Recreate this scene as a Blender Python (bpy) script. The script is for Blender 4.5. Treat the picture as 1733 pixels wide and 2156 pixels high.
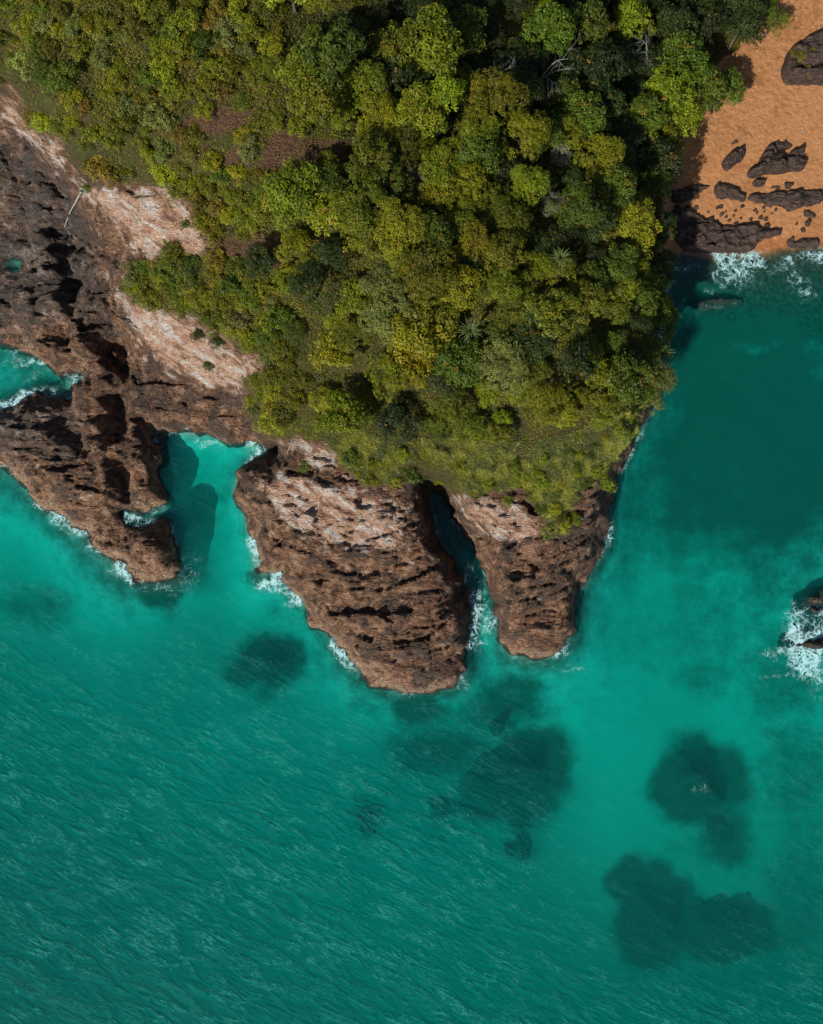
import bpy, math, random
import numpy as np
from mathutils import Vector

random.seed(7)
RNG = np.random.default_rng(7)
scene = bpy.context.scene
COL = scene.collection
for o in list(bpy.data.objects):
    bpy.data.objects.remove(o)

# ------------------------------------------------------------------ camera
CAM_H, TILT, TANV, ASPECT = 110.0, math.radians(6.0), 0.59, 823 / 1024
cam_d = bpy.data.cameras.new('camera')
cam_d.sensor_fit = 'VERTICAL'
cam_d.angle = 2 * math.atan(TANV)
cam_d.clip_start, cam_d.clip_end = 1.0, 3000.0
cam = bpy.data.objects.new('camera', cam_d)
cam.location = (0, 0, CAM_H)
cam.rotation_euler = (TILT, 0, 0)
COL.objects.link(cam)
scene.camera = cam

# ------------------------------------------------------------------ sky and sun
SUN_AZ = Vector((-0.55, -0.83))
SUN_EL = math.radians(39)
world = bpy.data.worlds.new('World')
scene.world = world
world.use_nodes = True
wn = world.node_tree.nodes
sky = wn.new('ShaderNodeTexSky')
sky.sky_type = 'NISHITA'
sky.sun_disc = False
sky.sun_elevation = SUN_EL
sky.sun_rotation = math.atan2(SUN_AZ.x, SUN_AZ.y) % (2 * math.pi)
world.node_tree.links.new(sky.outputs[0], wn['Background'].inputs[0])
wn['Background'].inputs[1].default_value = 0.072
sun_d = bpy.data.lights.new('sun', 'SUN')
sun_d.energy = 5.0
sun_d.angle = math.radians(0.6)
sun_d.color = (1.0, 0.93, 0.82)
sun = bpy.data.objects.new('sun', sun_d)
a2 = SUN_AZ.normalized() * math.cos(SUN_EL)
sun.rotation_euler = Vector((a2.x, a2.y, math.sin(SUN_EL))).to_track_quat('Z', 'Y').to_euler()
sun.location = (-60, -90, 120)
COL.objects.link(sun)
vs = scene.view_settings
vs.view_transform = 'Standard'
vs.look = 'None'
vs.exposure = 0.40
vs.gamma = 1.0
scene.cycles.use_denoising = True
scene.cycles.max_bounces = 6
scene.cycles.diffuse_bounces = 3
scene.cycles.glossy_bounces = 2
scene.cycles.transmission_bounces = 2
scene.cycles.volume_bounces = 0
scene.cycles.transparent_max_bounces = 12

# ------------------------------------------------------------------ picture <-> place
CT, ST = math.cos(TILT), math.sin(TILT)


def at(px, py, z=0.0):
    """the point of the place at height z that the photograph shows at px, py (photograph 1733 wide)"""
    nx = (np.asarray(px, float) / 1733 - 0.5) * 2 * TANV * ASPECT
    ny = (0.5 - np.asarray(py, float) / 2156) * 2 * TANV
    dy, dz = ny * CT + ST, ny * ST - CT
    t = (np.asarray(z, float) - CAM_H) / dz
    return nx * t, dy * t


def to_px(x, y, z):
    dz = z - CAM_H
    cy, cz = y * CT + dz * ST, -y * ST + dz * CT
    return (x / -cz / (2 * TANV * ASPECT) + 0.5) * 1733, (0.5 - cy / -cz / (2 * TANV)) * 2156


def A(px, py, z=0.0):
    x, y = at(px, py, z)
    return Vector((float(x), float(y), float(z)))


# ------------------------------------------------------------------ noise
_P = np.random.default_rng(3).random((8, 256, 256)).astype(np.float32)


def vnoise(x, y, s=0):
    x, y = np.asarray(x, float), np.asarray(y, float)
    xi, yi = np.floor(x).astype(int), np.floor(y).astype(int)
    fx, fy = x - xi, y - yi
    fx, fy = fx * fx * (3 - 2 * fx), fy * fy * (3 - 2 * fy)
    T = _P[s % 8]
    a, b = T[xi & 255, yi & 255], T[(xi + 1) & 255, yi & 255]
    c, d = T[xi & 255, (yi + 1) & 255], T[(xi + 1) & 255, (yi + 1) & 255]
    return (a * (1 - fx) + b * fx) * (1 - fy) + (c * (1 - fx) + d * fx) * fy - 0.5


def fbm(x, y, o=4, s=0):
    r, a, f = 0, 1.0, 1.0
    for k in range(o):
        r = r + a * vnoise(x * f + 13.7 * k, y * f - 7.1 * k, s + k)
        a, f = a * 0.5, f * 2.03
    return r


def worley(x, y, s=0):
    xi, yi = np.floor(x).astype(int), np.floor(y).astype(int)
    f1 = np.full(np.shape(x), 9.0)
    f2 = f1.copy()
    val = np.zeros(np.shape(x))
    for i in (-1, 0, 1):
        for j in (-1, 0, 1):
            a, b = xi + i, yi + j
            px = a + _P[s % 8][a & 255, b & 255]
            py = b + _P[(s + 1) % 8][a & 255, b & 255]
            d = np.hypot(px - x, py - y)
            m = d < f1
            f2 = np.where(m, f1, np.minimum(f2, d))
            val = np.where(m, _P[(s + 2) % 8][a & 255, b & 255], val)
            f1 = np.where(m, d, f1)
    return f1, f2, val


def facets(x, y, s=0):
    """tilted plane per cell: broken faces"""
    xi, yi = np.floor(x).astype(int), np.floor(y).astype(int)
    f1 = np.full(np.shape(x), 9.0)
    out = np.zeros(np.shape(x))
    for i in (-1, 0, 1):
        for j in (-1, 0, 1):
            a, b = xi + i, yi + j
            px = a + _P[s % 8][a & 255, b & 255]
            py = b + _P[(s + 1) % 8][a & 255, b & 255]
            d = np.hypot(px - x, py - y)
            m = d < f1
            t1, t2 = _P[(s + 2) % 8][a & 255, b & 255] - .5, _P[(s + 3) % 8][a & 255, b & 255] - .5
            out = np.where(m, 2.2 * ((x - px) * t1 + (y - py) * t2) + 0.5 * (_P[(s + 4) % 8][a & 255, b & 255] - .5), out)
            f1 = np.where(m, d, f1)
    return out


def sstep(a, b, x):
    t = np.clip((x - a) / (b - a), 0, 1)
    return t * t * (3 - 2 * t)


def inside(poly, x, y):
    poly = np.asarray(poly, float)
    r = np.zeros(np.shape(x), bool)
    for (x0, y0), (x1, y1) in zip(poly, np.roll(poly, -1, 0)):
        if y0 == y1:
            continue
        c = (y0 > y) != (y1 > y)
        r ^= c & (x < (x1 - x0) * (y - y0) / (y1 - y0) + x0)
    return r


def poly_dist(poly, x, y):
    poly = np.asarray(poly, float)
    d = np.full(np.shape(x), 1e9)
    for (x0, y0), (x1, y1) in zip(poly, np.roll(poly, -1, 0)):
        vx, vy = x1 - x0, y1 - y0
        L = vx * vx + vy * vy + 1e-12
        t = np.clip(((x - x0) * vx + (y - y0) * vy) / L, 0, 1)
        d = np.minimum(d, np.hypot(x - x0 - t * vx, y - y0 - t * vy))
    return np.where(inside(poly, x, y), d, -d)


# ------------------------------------------------------------------ mesh helpers
def mesh_np(name, verts, faces, attrs=None, smooth=False):
    """faces: (n,3) or (n,4) int array"""
    verts, faces = np.asarray(verts, np.float32), np.asarray(faces, np.int32)
    k = faces.shape[1]
    m = bpy.data.meshes.new(name)
    m.vertices.add(len(verts))
    m.vertices.foreach_set('co', verts.ravel())
    m.loops.add(faces.size)
    m.loops.foreach_set('vertex_index', faces.ravel())
    m.polygons.add(len(faces))
    m.polygons.foreach_set('loop_start', np.arange(0, faces.size, k, dtype=np.int32))
    m.polygons.foreach_set('loop_total', np.full(len(faces), k, np.int32))
    if smooth:
        m.polygons.foreach_set('use_smooth', np.ones(len(faces), bool))
    m.update(calc_edges=True)
    for an, v in (attrs or {}).items():
        at_ = m.attributes.new(an, 'FLOAT', 'POINT')
        at_.data.foreach_set('value', np.asarray(v, np.float32))
    return m


def link(name, mesh, mat=None, parent=None, loc=(0, 0, 0)):
    o = bpy.data.objects.new(name, mesh)
    COL.objects.link(o)
    o.location = loc
    if mat is not None:
        mesh.materials.append(mat)
    if parent is not None:
        o.parent = parent
    return o


def tag(o, label=None, cat=None, group=None, kind=None):
    for k, v in (('label', label), ('category', cat), ('group', group), ('kind', kind)):
        if v:
            o[k] = v
    return o


def compact(verts, faces, attrs):
    used = np.unique(faces)
    idx = np.full(len(verts), -1, np.int32)
    idx[used] = np.arange(len(used))
    return verts[used], idx[faces], {k: v[used] for k, v in attrs.items()}


def grid_faces(nx, ny):
    i = np.arange(nx * ny).reshape(ny, nx)
    return np.stack([i[:-1, :-1], i[:-1, 1:], i[1:, 1:], i[1:, :-1]], -1).reshape(-1, 4)


def tube_np(path, radii, sides=6):
    """tapered tube along a list of points"""
    path = [Vector(p) for p in path]
    V, F = [], []
    for i, p in enumerate(path):
        d = (path[min(i + 1, len(path) - 1)] - path[max(i - 1, 0)]).normalized()
        u = d.orthogonal().normalized()
        w = d.cross(u)
        for k in range(sides):
            a = 2 * math.pi * k / sides
            V.append(p + (u * math.cos(a) + w * math.sin(a)) * radii[i])
    for i in range(len(path) - 1):
        for k in range(sides):
            a, b = i * sides + k, i * sides + (k + 1) % sides
            F.append((a, b, b + sides, a + sides))
    return np.array([tuple(v) for v in V]), np.array(F)


def join_np(parts):
    V, F, n = [], [], 0
    for v, f in parts:
        V.append(v)
        F.append(np.asarray(f) + n)
        n += len(v)
    return np.concatenate(V), np.concatenate(F)


# ------------------------------------------------------------------ materials
class NT:
    def __init__(self, name):
        self.m = bpy.data.materials.new(name)
        self.m.use_nodes = True
        self.n = self.m.node_tree.nodes
        self.l = self.m.node_tree.links
        self.n.clear()
        self.out = self.n.new('ShaderNodeOutputMaterial')

    def node(self, t, **kw):
        nd = self.n.new(t)
        ins = kw.pop('ins', {})
        for k, v in kw.items():
            setattr(nd, k, v)
        for k, v in ins.items():
            self.put(nd.inputs[k], v)
        return nd

    def put(self, sock, v):
        if isinstance(v, bpy.types.NodeSocket):
            self.l.new(v, sock)
        elif hasattr(v, 'outputs'):
            self.l.new(v.outputs[0], sock)
        else:
            sock.default_value = v

    def math(self, op, a, b=0.0, c=0.0, clamp=False):
        nd = self.node('ShaderNodeMath', operation=op, use_clamp=clamp)
        self.put(nd.inputs[0], a)
        self.put(nd.inputs[1], b)
        self.put(nd.inputs[2], c)
        return nd.outputs[0]

    def ramp(self, fac, lo, hi, a=0.0, b=1.0):
        nd = self.node('ShaderNodeMapRange', interpolation_type='SMOOTHSTEP')
        for i, v in enumerate((fac, lo, hi, a, b)):
            self.put(nd.inputs[i], v)
        return nd.outputs[0]

    def mix(self, fac, a, b, blend='MIX'):
        nd = self.node('ShaderNodeMix', data_type='RGBA', blend_type=blend)
        self.put(nd.inputs[0], fac)
        self.put(nd.inputs[6], a)
        self.put(nd.inputs[7], b)
        return nd.outputs[2]

    def noise(self, vec, scale, detail=4, rough=0.55, dist=0.0):
        nd = self.node('ShaderNodeTexNoise')
        self.put(nd.inputs['Vector'], vec)
        nd.inputs['Scale'].default_value = scale
        nd.inputs['Detail'].default_value = detail
        nd.inputs['Roughness'].default_value = rough
        nd.inputs['Distortion'].default_value = dist
        return nd.outputs[0]

    def pos(self, scale=(1, 1, 1), rot=(0, 0, 0)):
        g = self.node('ShaderNodeNewGeometry')
        mp = self.node('ShaderNodeMapping', vector_type='TEXTURE')
        self.put(mp.inputs[0], g.outputs['Position'])
        mp.inputs['Rotation'].default_value = rot
        mp.inputs['Scale'].default_value = tuple(1.0 / q for q in scale)
        return mp.outputs[0]

    def attr(self, name):
        return self.node('ShaderNodeAttribute', attribute_name=name).outputs['Fac']

    def bump(self, h, strength, dist, normal=None):
        nd = self.node('ShaderNodeBump')
        nd.inputs['Strength'].default_value = strength
        nd.inputs['Distance'].default_value = dist
        self.put(nd.inputs['Height'], h)
        if normal is not None:
            self.put(nd.inputs['Normal'], normal)
        return nd.outputs[0]

    def principled(self, color, rough=0.8, normal=None, spec=0.3):
        nd = self.node('ShaderNodeBsdfPrincipled')
        self.put(nd.inputs['Base Color'], color)
        self.put(nd.inputs['Roughness'], rough)
        nd.inputs['Specular IOR Level'].default_value = spec
        if normal is not None:
            self.put(nd.inputs['Normal'], normal)
        return nd.outputs[0]

    def done(self, shader, volume=None):
        if shader is not None:
            self.l.new(shader, self.out.inputs[0])
        if volume is not None:
            self.l.new(volume, self.out.inputs[1])
        return self.m


def c4(r, g, b):
    return (r, g, b, 1.0)


def rock_material(name, warm=1.0):
    t = NT(name)
    p = t.pos()
    strata = t.pos((0.22, 1.5, 2.2), (math.radians(24), 0, math.radians(-8)))
    n_big = t.noise(p, 0.30, 6, 0.68, 0.7)
    n_mid = t.noise(p, 0.75, 6, 0.62, 0.4)
    n_fine = t.noise(p, 4.5, 5, 0.6)
    n_str = t.noise(strata, 1.6, 6, 0.68, 0.35)
    n_lin = t.noise(t.pos((0.35, 3.6, 4.5), (math.radians(24), 0, math.radians(-6))), 1.7, 4, 0.62, 0.5)
    dark, brown, tan = c4(0.032, 0.021, 0.015), c4(0.182, 0.090, 0.050), c4(0.36, 0.21, 0.128)
    col = t.mix(t.ramp(n_str, 0.36, 0.56), dark, brown)
    col = t.mix(t.ramp(t.math('ADD', n_mid, t.math('MULTIPLY', n_fine, 0.35)), 0.62, 0.78, 0, 0.9), col, tan)
    col = t.mix(t.ramp(n_big, 0.50, 0.57, 0, 0.88), col, t.mix(t.ramp(n_fine, .4, .6), c4(0.032, 0.025, 0.021), c4(0.10, 0.070, 0.052)))
    col = t.mix(t.ramp(n_lin, 0.47, 0.36, 0, 0.8), col, c4(0.022, 0.017, 0.014))
    col = t.mix(t.ramp(n_lin, 0.56, 0.66, 0, 0.45), col, c4(0.33, 0.21, 0.145))
    ox = t.noise(p, 0.9, 5, 0.7, 0.5)
    col = t.mix(t.ramp(ox, 0.55, 0.68, 0, 0.6), col, c4(0.27, 0.115, 0.045))
    # pale weathered rock where the cliff is bare and dry
    palec = t.mix(t.ramp(n_mid, .35, .65), c4(0.40, 0.215, 0.135), c4(0.56, 0.40, 0.30))
    n_run = t.noise(t.pos((0.28, 1.15, 0.5), (0, 0, math.radians(-38))), 0.95, 6, 0.66, 0.6)
    palec = t.mix(t.ramp(n_run, 0.52, 0.60), palec, c4(0.56, 0.52, 0.49))
    palec = t.mix(t.ramp(n_run, 0.47, 0.37, 0, 0.9), palec, c4(0.185, 0.095, 0.062))
    palec = t.mix(t.ramp(n_fine, 0.50, 0.34, 0, 0.55), palec, c4(0.15, 0.09, 0.065))
    pm = t.math('ADD', t.attr('pale'), t.math('MULTIPLY', t.math('SUBTRACT', n_mid, 0.5), 2.2))
    pm = t.math('ADD', pm, t.math('MULTIPLY', t.math('SUBTRACT', n_run, 0.5), 1.6))
    col = t.mix(t.ramp(pm, 0.25, 0.85), col, palec)
    # tide band of barnacles, wet rock below it
    g = t.node('ShaderNodeNewGeometry')
    sep = t.node('ShaderNodeSeparateXYZ')
    t.put(sep.inputs[0], g.outputs['Position'])
    z = t.math('ADD', sep.outputs[2], t.math('MULTIPLY', t.math('SUBTRACT', n_mid, 0.5), 1.6))
    band = t.math('MULTIPLY', t.attr('tide'), t.math('MULTIPLY', t.ramp(z, 0.10, 0.4), t.ramp(z, 1.9, 0.9)))
    barn = t.mix(t.ramp(n_fine, 0.42, 0.6), c4(0.16, 0.095, 0.055), c4(0.46, 0.33, 0.22))
    col = t.mix(band, col, barn)
    wet = t.ramp(z, 0.35, -0.05)
    col = t.mix(t.math('MULTIPLY', wet, 0.75), col, c4(0.02, 0.017, 0.015))
    dk = t.attr('dark')  # dark gully rock, and shade painted into faces turned from the sun
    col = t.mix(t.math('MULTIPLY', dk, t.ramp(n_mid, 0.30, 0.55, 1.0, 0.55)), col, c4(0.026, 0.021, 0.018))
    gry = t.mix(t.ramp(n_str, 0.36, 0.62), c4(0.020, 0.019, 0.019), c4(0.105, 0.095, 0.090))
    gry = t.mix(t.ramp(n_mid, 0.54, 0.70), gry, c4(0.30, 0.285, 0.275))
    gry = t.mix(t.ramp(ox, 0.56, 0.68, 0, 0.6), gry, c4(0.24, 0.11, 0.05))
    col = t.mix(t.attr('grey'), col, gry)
    # soil and leaf litter under the plants
    soil = t.mix(n_fine, c4(0.055, 0.030, 0.016), c4(0.12, 0.068, 0.034))
    soil = t.mix(t.ramp(n_mid, 0.34, 0.54), soil, c4(0.068, 0.070, 0.016))
    soil = t.mix(t.attr('soil'), soil, t.mix(t.ramp(n_fine, .4, .6), c4(0.070, 0.034, 0.018), c4(0.14, 0.072, 0.040)))
    col = t.mix(t.attr('veg'), col, soil)
    ck = t.node('ShaderNodeTexVoronoi', feature='DISTANCE_TO_EDGE')
    t.put(ck.inputs['Vector'], t.pos((0.5, 1.3, 1.3), (0.3, 0, 0.15)))
    ck.inputs['Scale'].default_value = 1.3
    h = t.math('ADD', t.math('MULTIPLY', n_str, 1.3), t.math('ADD', t.math('MULTIPLY', n_fine, 0.5), t.math('MULTIPLY', n_lin, 0.55)))
    h = t.math('ADD', h, t.math('MULTIPLY', n_mid, 0.8))
    h = t.math('ADD', h, t.math('MULTIPLY', t.ramp(ck.outputs[0], 0.0, 0.10), 0.18))
    nrm = t.bump(h, 1.0, 0.75)
    rough = t.ramp(wet, 0, 1, 0.85, 0.4)
    return t.done(t.principled(col, rough, nrm, 0.3))


M_ROCK = rock_material('layered_rock')


def sand_material():
    t = NT('beach_sand')
    p = t.pos()
    n1, n2 = t.noise(p, 0.12, 4), t.noise(p, 2.2, 5, 0.6)
    streak = t.noise(t.pos((0.8, 2.0, 1), (0, 0, math.radians(28))), 1.1, 5, 0.65, 0.6)
    col = t.mix(n1, c4(0.23, 0.100, 0.036), c4(0.34, 0.165, 0.072))
    col = t.mix(t.ramp(n2, 0.5, 0.7, 0, 0.5), col, c4(0.40, 0.20, 0.095))
    mott = t.noise(t.pos((0.6, 1.0, 1), (0, 0, 0.5)), 0.42, 6, 0.7, 0.8)
    col = t.mix(t.ramp(mott, 0.50, 0.64, 0, 0.55), col, c4(0.20, 0.082, 0.028))
    deb = t.math('MULTIPLY', t.ramp(streak, 0.60, 0.70), t.attr('debris'))
    col = t.mix(t.math('MULTIPLY', deb, 0.8), col, c4(0.10, 0.042, 0.016))
    g = t.node('ShaderNodeNewGeometry')
    sep = t.node('ShaderNodeSeparateXYZ')
    t.put(sep.inputs[0], g.outputs['Position'])
    z = t.math('ADD', sep.outputs[2], t.math('MULTIPLY', t.math('SUBTRACT', n1, 0.5), 0.6))
    wet = t.ramp(z, 0.75, 0.2)
    col = t.mix(t.math('MULTIPLY', wet, 0.7), col, c4(0.20, 0.075, 0.022))
    col = t.mix(t.ramp(z, 0.12, -0.25), col, t.mix(t.ramp(n2, .35, .65), c4(0.010, 0.012, 0.007), c4(0.036, 0.036, 0.021)))
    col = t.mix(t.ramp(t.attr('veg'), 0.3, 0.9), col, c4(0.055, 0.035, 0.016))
    foot = t.noise(p, 1.6, 3, 0.5)
    h = t.math('ADD', t.math('MULTIPLY', streak, 0.7), t.math('ADD', foot, t.math('MULTIPLY', n2, 0.3)))
    return t.done(t.principled(col, t.ramp(wet, 0, 1, 0.9, 0.45), t.bump(h, 0.8, 0.30), 0.25))


def seabed_material():
    t = NT('seabed')
    p = t.pos()
    n1, n2, n3 = t.noise(p, 0.09, 4), t.noise(p, 0.5, 5, 0.6), t.noise(p, 1.7, 5, 0.65)
    col = t.mix(n1, c4(0.38, 0.37, 0.33), c4(0.52, 0.50, 0.44))
    w = t.math('ADD', t.attr('weed'), t.math('MULTIPLY', t.math('SUBTRACT', n2, 0.5), 0.6))
    w = t.math('ADD', w, t.math('MULTIPLY', t.math('SUBTRACT', n3, 0.5), 0.35))
    col = t.mix(t.ramp(w, 0.10, 0.95, 0, .97), col, t.mix(n3, c4(0.010, 0.012, 0.007), c4(0.036, 0.038, 0.022)))
    return t.done(t.principled(col, 0.9, t.bump(n2, 0.4, 0.4), 0.1))


def reef_material():
    t = NT('submerged_rock')
    p = t.pos()
    n1, n2 = t.noise(p, 0.8, 5, 0.65), t.noise(p, 3.0, 4, 0.6)
    col = t.mix(t.ramp(n1, 0.4, 0.65), c4(0.012, 0.012, 0.009), c4(0.036, 0.027, 0.018))
    col = t.mix(t.ramp(n2, 0.62, 0.75, 0, 0.5), col, c4(0.11, 0.055, 0.03))
    return t.done(t.principled(col, 0.7, t.bump(t.math('ADD', n1, n2), 0.8, 0.4), 0.3))


def beach_rock_material():
    t = NT('dark_beach_rock')
    p = t.pos()
    n1, n2 = t.noise(p, 1.1, 5, 0.65), t.noise(p, 5.0, 5, 0.6)
    st = t.noise(t.pos((0.5, 2.5, 2.5), (0.2, 0, -0.12)), 1.5, 5, 0.65)
    col = t.mix(t.ramp(st, 0.38, 0.66), c4(0.018, 0.013, 0.011), c4(0.070, 0.044, 0.034))
    col = t.mix(t.ramp(n1, 0.62, 0.75, 0, 0.5), col, c4(0.15, 0.095, 0.068))
    h = t.math('ADD', st, t.math('ADD', n1, t.math('MULTIPLY', n2, 0.4)))
    return t.done(t.principled(col, 0.75, t.bump(h, 0.8, 0.3), 0.25))


def water_material():
    t = NT('sea_water')
    ang = math.radians(-27)
    crest = t.pos((0.45, 1.5, 1), (0, 0, ang))
    crest2 = t.pos((0.7, 2.0, 1), (0, 0, math.radians(-18)))
    rough_sea = t.attr('chop')
    n1 = t.noise(crest, 0.55, 2, 0.55, 0.8)
    n2 = t.noise(crest, 2.1, 3, 0.65, 0.7)
    n3 = t.noise(crest2, 5.0, 2, 0.6)
    h = t.math('ADD', t.math('MULTIPLY', n1, 1.5), t.math('ADD', t.math('MULTIPLY', n2, 0.6), t.math('MULTIPLY', n3, 0.2)))
    fr = t.node('ShaderNodeFresnel')
    fr.inputs['IOR'].default_value = 1.33
    gl = t.node('ShaderNodeBsdfGlossy')
    gl.inputs['Roughness'].default_value = 0.04
    gl.inputs['Color'].default_value = (1, 1, 1, 1)
    tr = t.node('ShaderNodeBsdfTransparent')
    mx = t.node('ShaderNodeMixShader')
    gb = t.node('ShaderNodeNewGeometry')  # light leaving the water is bent, never trapped, as the shader does not refract
    t.put(mx.inputs[0], t.math('MULTIPLY', fr.outputs[0], t.math('SUBTRACT', 1.0, gb.outputs['Backfacing'])))
    t.l.new(tr.outputs[0], mx.inputs[1])
    t.l.new(gl.outputs[0], mx.inputs[2])
    # silty light-scattering skin that shows the relief of the wavelets
    nb2 = t.node('ShaderNodeBump')
    t.put(nb2.inputs['Height'], h)
    nb2.inputs['Strength'].default_value = 1.0
    nb2.inputs['Distance'].default_value = 0.95
    ds = t.node('ShaderNodeBsdfDiffuse')
    ds.inputs['Color'].default_value = (0.0, 0.135, 0.122, 1)
    t.put(ds.inputs['Normal'], nb2.outputs[0])
    ms = t.node('ShaderNodeMixShader')
    t.put(ms.inputs[0], t.ramp(rough_sea, 0, 1, 0.0, 0.42))
    t.l.new(mx.outputs[0], ms.inputs[1])
    t.l.new(ds.outputs[0], ms.inputs[2])
    # pale streaks painted in for the sky's reflection on the small crests
    fine = t.pos((0.30, 1.9, 1), (0, 0, ang))
    r1 = t.noise(fine, 1.6, 2, 0.6, 0.7)
    ridge = t.math('SUBTRACT', 1.0, t.math('MULTIPLY', t.math('ABSOLUTE', t.math('SUBTRACT', r1, 0.5)), 17.0), clamp=True)
    patch = t.ramp(t.noise(t.pos(), 0.16, 2, 0.6), 0.42, 0.60)
    gate = t.ramp(n1, 0.44, 0.58)
    fm = t.math('MULTIPLY', t.math('MULTIPLY', ridge, gate), t.math('MULTIPLY', rough_sea, t.ramp(n3, 0.34, 0.56)))
    fm = t.math('MULTIPLY', fm, t.ramp(patch, 0, 1, 0.4, 1.0))
    fm = t.math('MULTIPLY', fm, 0.28)
    df = t.node('ShaderNodeBsdfDiffuse')
    df.inputs['Color'].default_value = (0.10, 0.54, 0.50, 1)
    mf = t.node('ShaderNodeMixShader')
    t.put(mf.inputs[0], fm)
    t.l.new(ms.outputs[0], mf.inputs[1])
    t.l.new(df.outputs[0], mf.inputs[2])
    va = t.node('ShaderNodeVolumeAbsorption')
    va.inputs['Color'].default_value = (0.0, 0.920, 0.897, 1)
    va.inputs['Density'].default_value = 0.75
    vsn = t.node('ShaderNodeVolumeScatter')
    vsn.inputs['Color'].default_value = (0.02, 1.0, 0.86, 1)
    vsn.inputs['Density'].default_value = 0.036
    vsn.inputs['Anisotropy'].default_value = 0.0
    ad = t.node('ShaderNodeAddShader')
    t.l.new(va.outputs[0], ad.inputs[0])
    t.l.new(vsn.outputs[0], ad.inputs[1])
    return t.done(mf.outputs[0], ad.outputs[0])


def foam_material():
    t = NT('sea_foam')
    p = t.pos()
    warp = t.node('ShaderNodeTexNoise')
    t.put(warp.inputs['Vector'], p)
    warp.inputs['Scale'].default_value = 0.9
    vm = t.node('ShaderNodeVectorMath', operation='MULTIPLY_ADD')
    t.put(vm.inputs[0], warp.outputs['Color'])
    vm.inputs[1].default_value = (1.6, 1.6, 0)
    t.put(vm.inputs[2], p)
    v = t.node('ShaderNodeTexVoronoi', feature='DISTANCE_TO_EDGE')
    t.put(v.inputs['Vector'], vm.outputs[0])
    v.inputs['Scale'].default_value = 1.15
    v2 = t.node('ShaderNodeTexVoronoi', feature='DISTANCE_TO_EDGE')
    t.put(v2.inputs['Vector'], vm.outputs[0])
    v2.inputs['Scale'].default_value = 2.9
    n = t.noise(p, 1.2, 6, 0.7)
    f = t.attr('foam')
    # lace: thin where foam is sparse, filled in where it is thick
    w = t.math('MULTIPLY', f, 0.17)
    lace = t.ramp(t.math('SUBTRACT', v.outputs[0], w), 0.05, -0.06)
    lace2 = t.ramp(t.math('SUBTRACT', v2.outputs[0], t.math('MULTIPLY', f, 0.13)), 0.04, -0.05)
    al = t.math('MAXIMUM', t.math('MULTIPLY', lace, 0.9), t.math('MULTIPLY', lace2, 0.75))
    al = t.math('MULTIPLY', al, t.ramp(t.math('ADD', n, t.math('MULTIPLY', f, 0.34)), 0.50, 0.80))
    al = t.math('MULTIPLY', al, t.ramp(f, 0.02, 0.35))
    d = t.node('ShaderNodeBsdfDiffuse')
    d.inputs['Color'].default_value = (0.37, 0.62, 0.65, 1)
    tr = t.node('ShaderNodeBsdfTransparent')
    mx = t.node('ShaderNodeMixShader')
    t.put(mx.inputs[0], al)
    t.l.new(tr.outputs[0], mx.inputs[1])
    t.l.new(d.outputs[0], mx.inputs[2])
    return t.done(mx.outputs[0])


def leaf_material(name, fixed=None, vary=0.6):
    t = NT(name)
    tone = t.attr('tone')
    if fixed is None:
        oi = t.node('ShaderNodeObjectInfo')
        base = oi.outputs['Color']
    else:
        base = fixed
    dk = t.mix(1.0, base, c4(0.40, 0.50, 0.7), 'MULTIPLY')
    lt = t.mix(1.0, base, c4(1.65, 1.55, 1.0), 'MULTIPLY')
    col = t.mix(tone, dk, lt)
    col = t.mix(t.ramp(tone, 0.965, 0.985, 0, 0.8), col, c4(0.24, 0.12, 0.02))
    pb = t.principled(col, 0.55, None, 0.25)
    tl = t.node('ShaderNodeBsdfTranslucent')
    t.put(tl.inputs[0], t.mix(1.0, col, c4(1.2, 1.15, 0.5), 'MULTIPLY'))
    mx = t.node('ShaderNodeMixShader')
    mx.inputs[0].default_value = 0.28
    t.l.new(pb, mx.inputs[1])
    t.l.new(tl.outputs[0], mx.inputs[2])
    return t.done(mx.outputs[0])


def wood_material(name, a, b):
    t = NT(name)
    n = t.noise(t.pos((1, 1, 1)), 6.0, 4)
    return t.done(t.principled(t.mix(n, a, b), 0.8, t.bump(n, 0.5, 0.05), 0.2))


M_SAND, M_BED, M_REEF, M_BROCK = sand_material(), seabed_material(), reef_material(), beach_rock_material()
M_WATER, M_FOAM, M_LEAF = water_material(), foam_material(), leaf_material('leaves')
M_GRASS = leaf_material('grass_blades', c4(0.27, 0.285, 0.085))
M_UNDER = leaf_material('undergrowth_leaves', c4(0.110, 0.112, 0.009))
M_DRYGRASS = leaf_material('dry_grass_blades', c4(0.16, 0.10, 0.03))
M_BARK = wood_material('bark', c4(0.05, 0.04, 0.03), c4(0.14, 0.115, 0.09))
M_DEAD = wood_material('bleached_wood', c4(0.14, 0.14, 0.13), c4(0.28, 0.28, 0.265))

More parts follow.
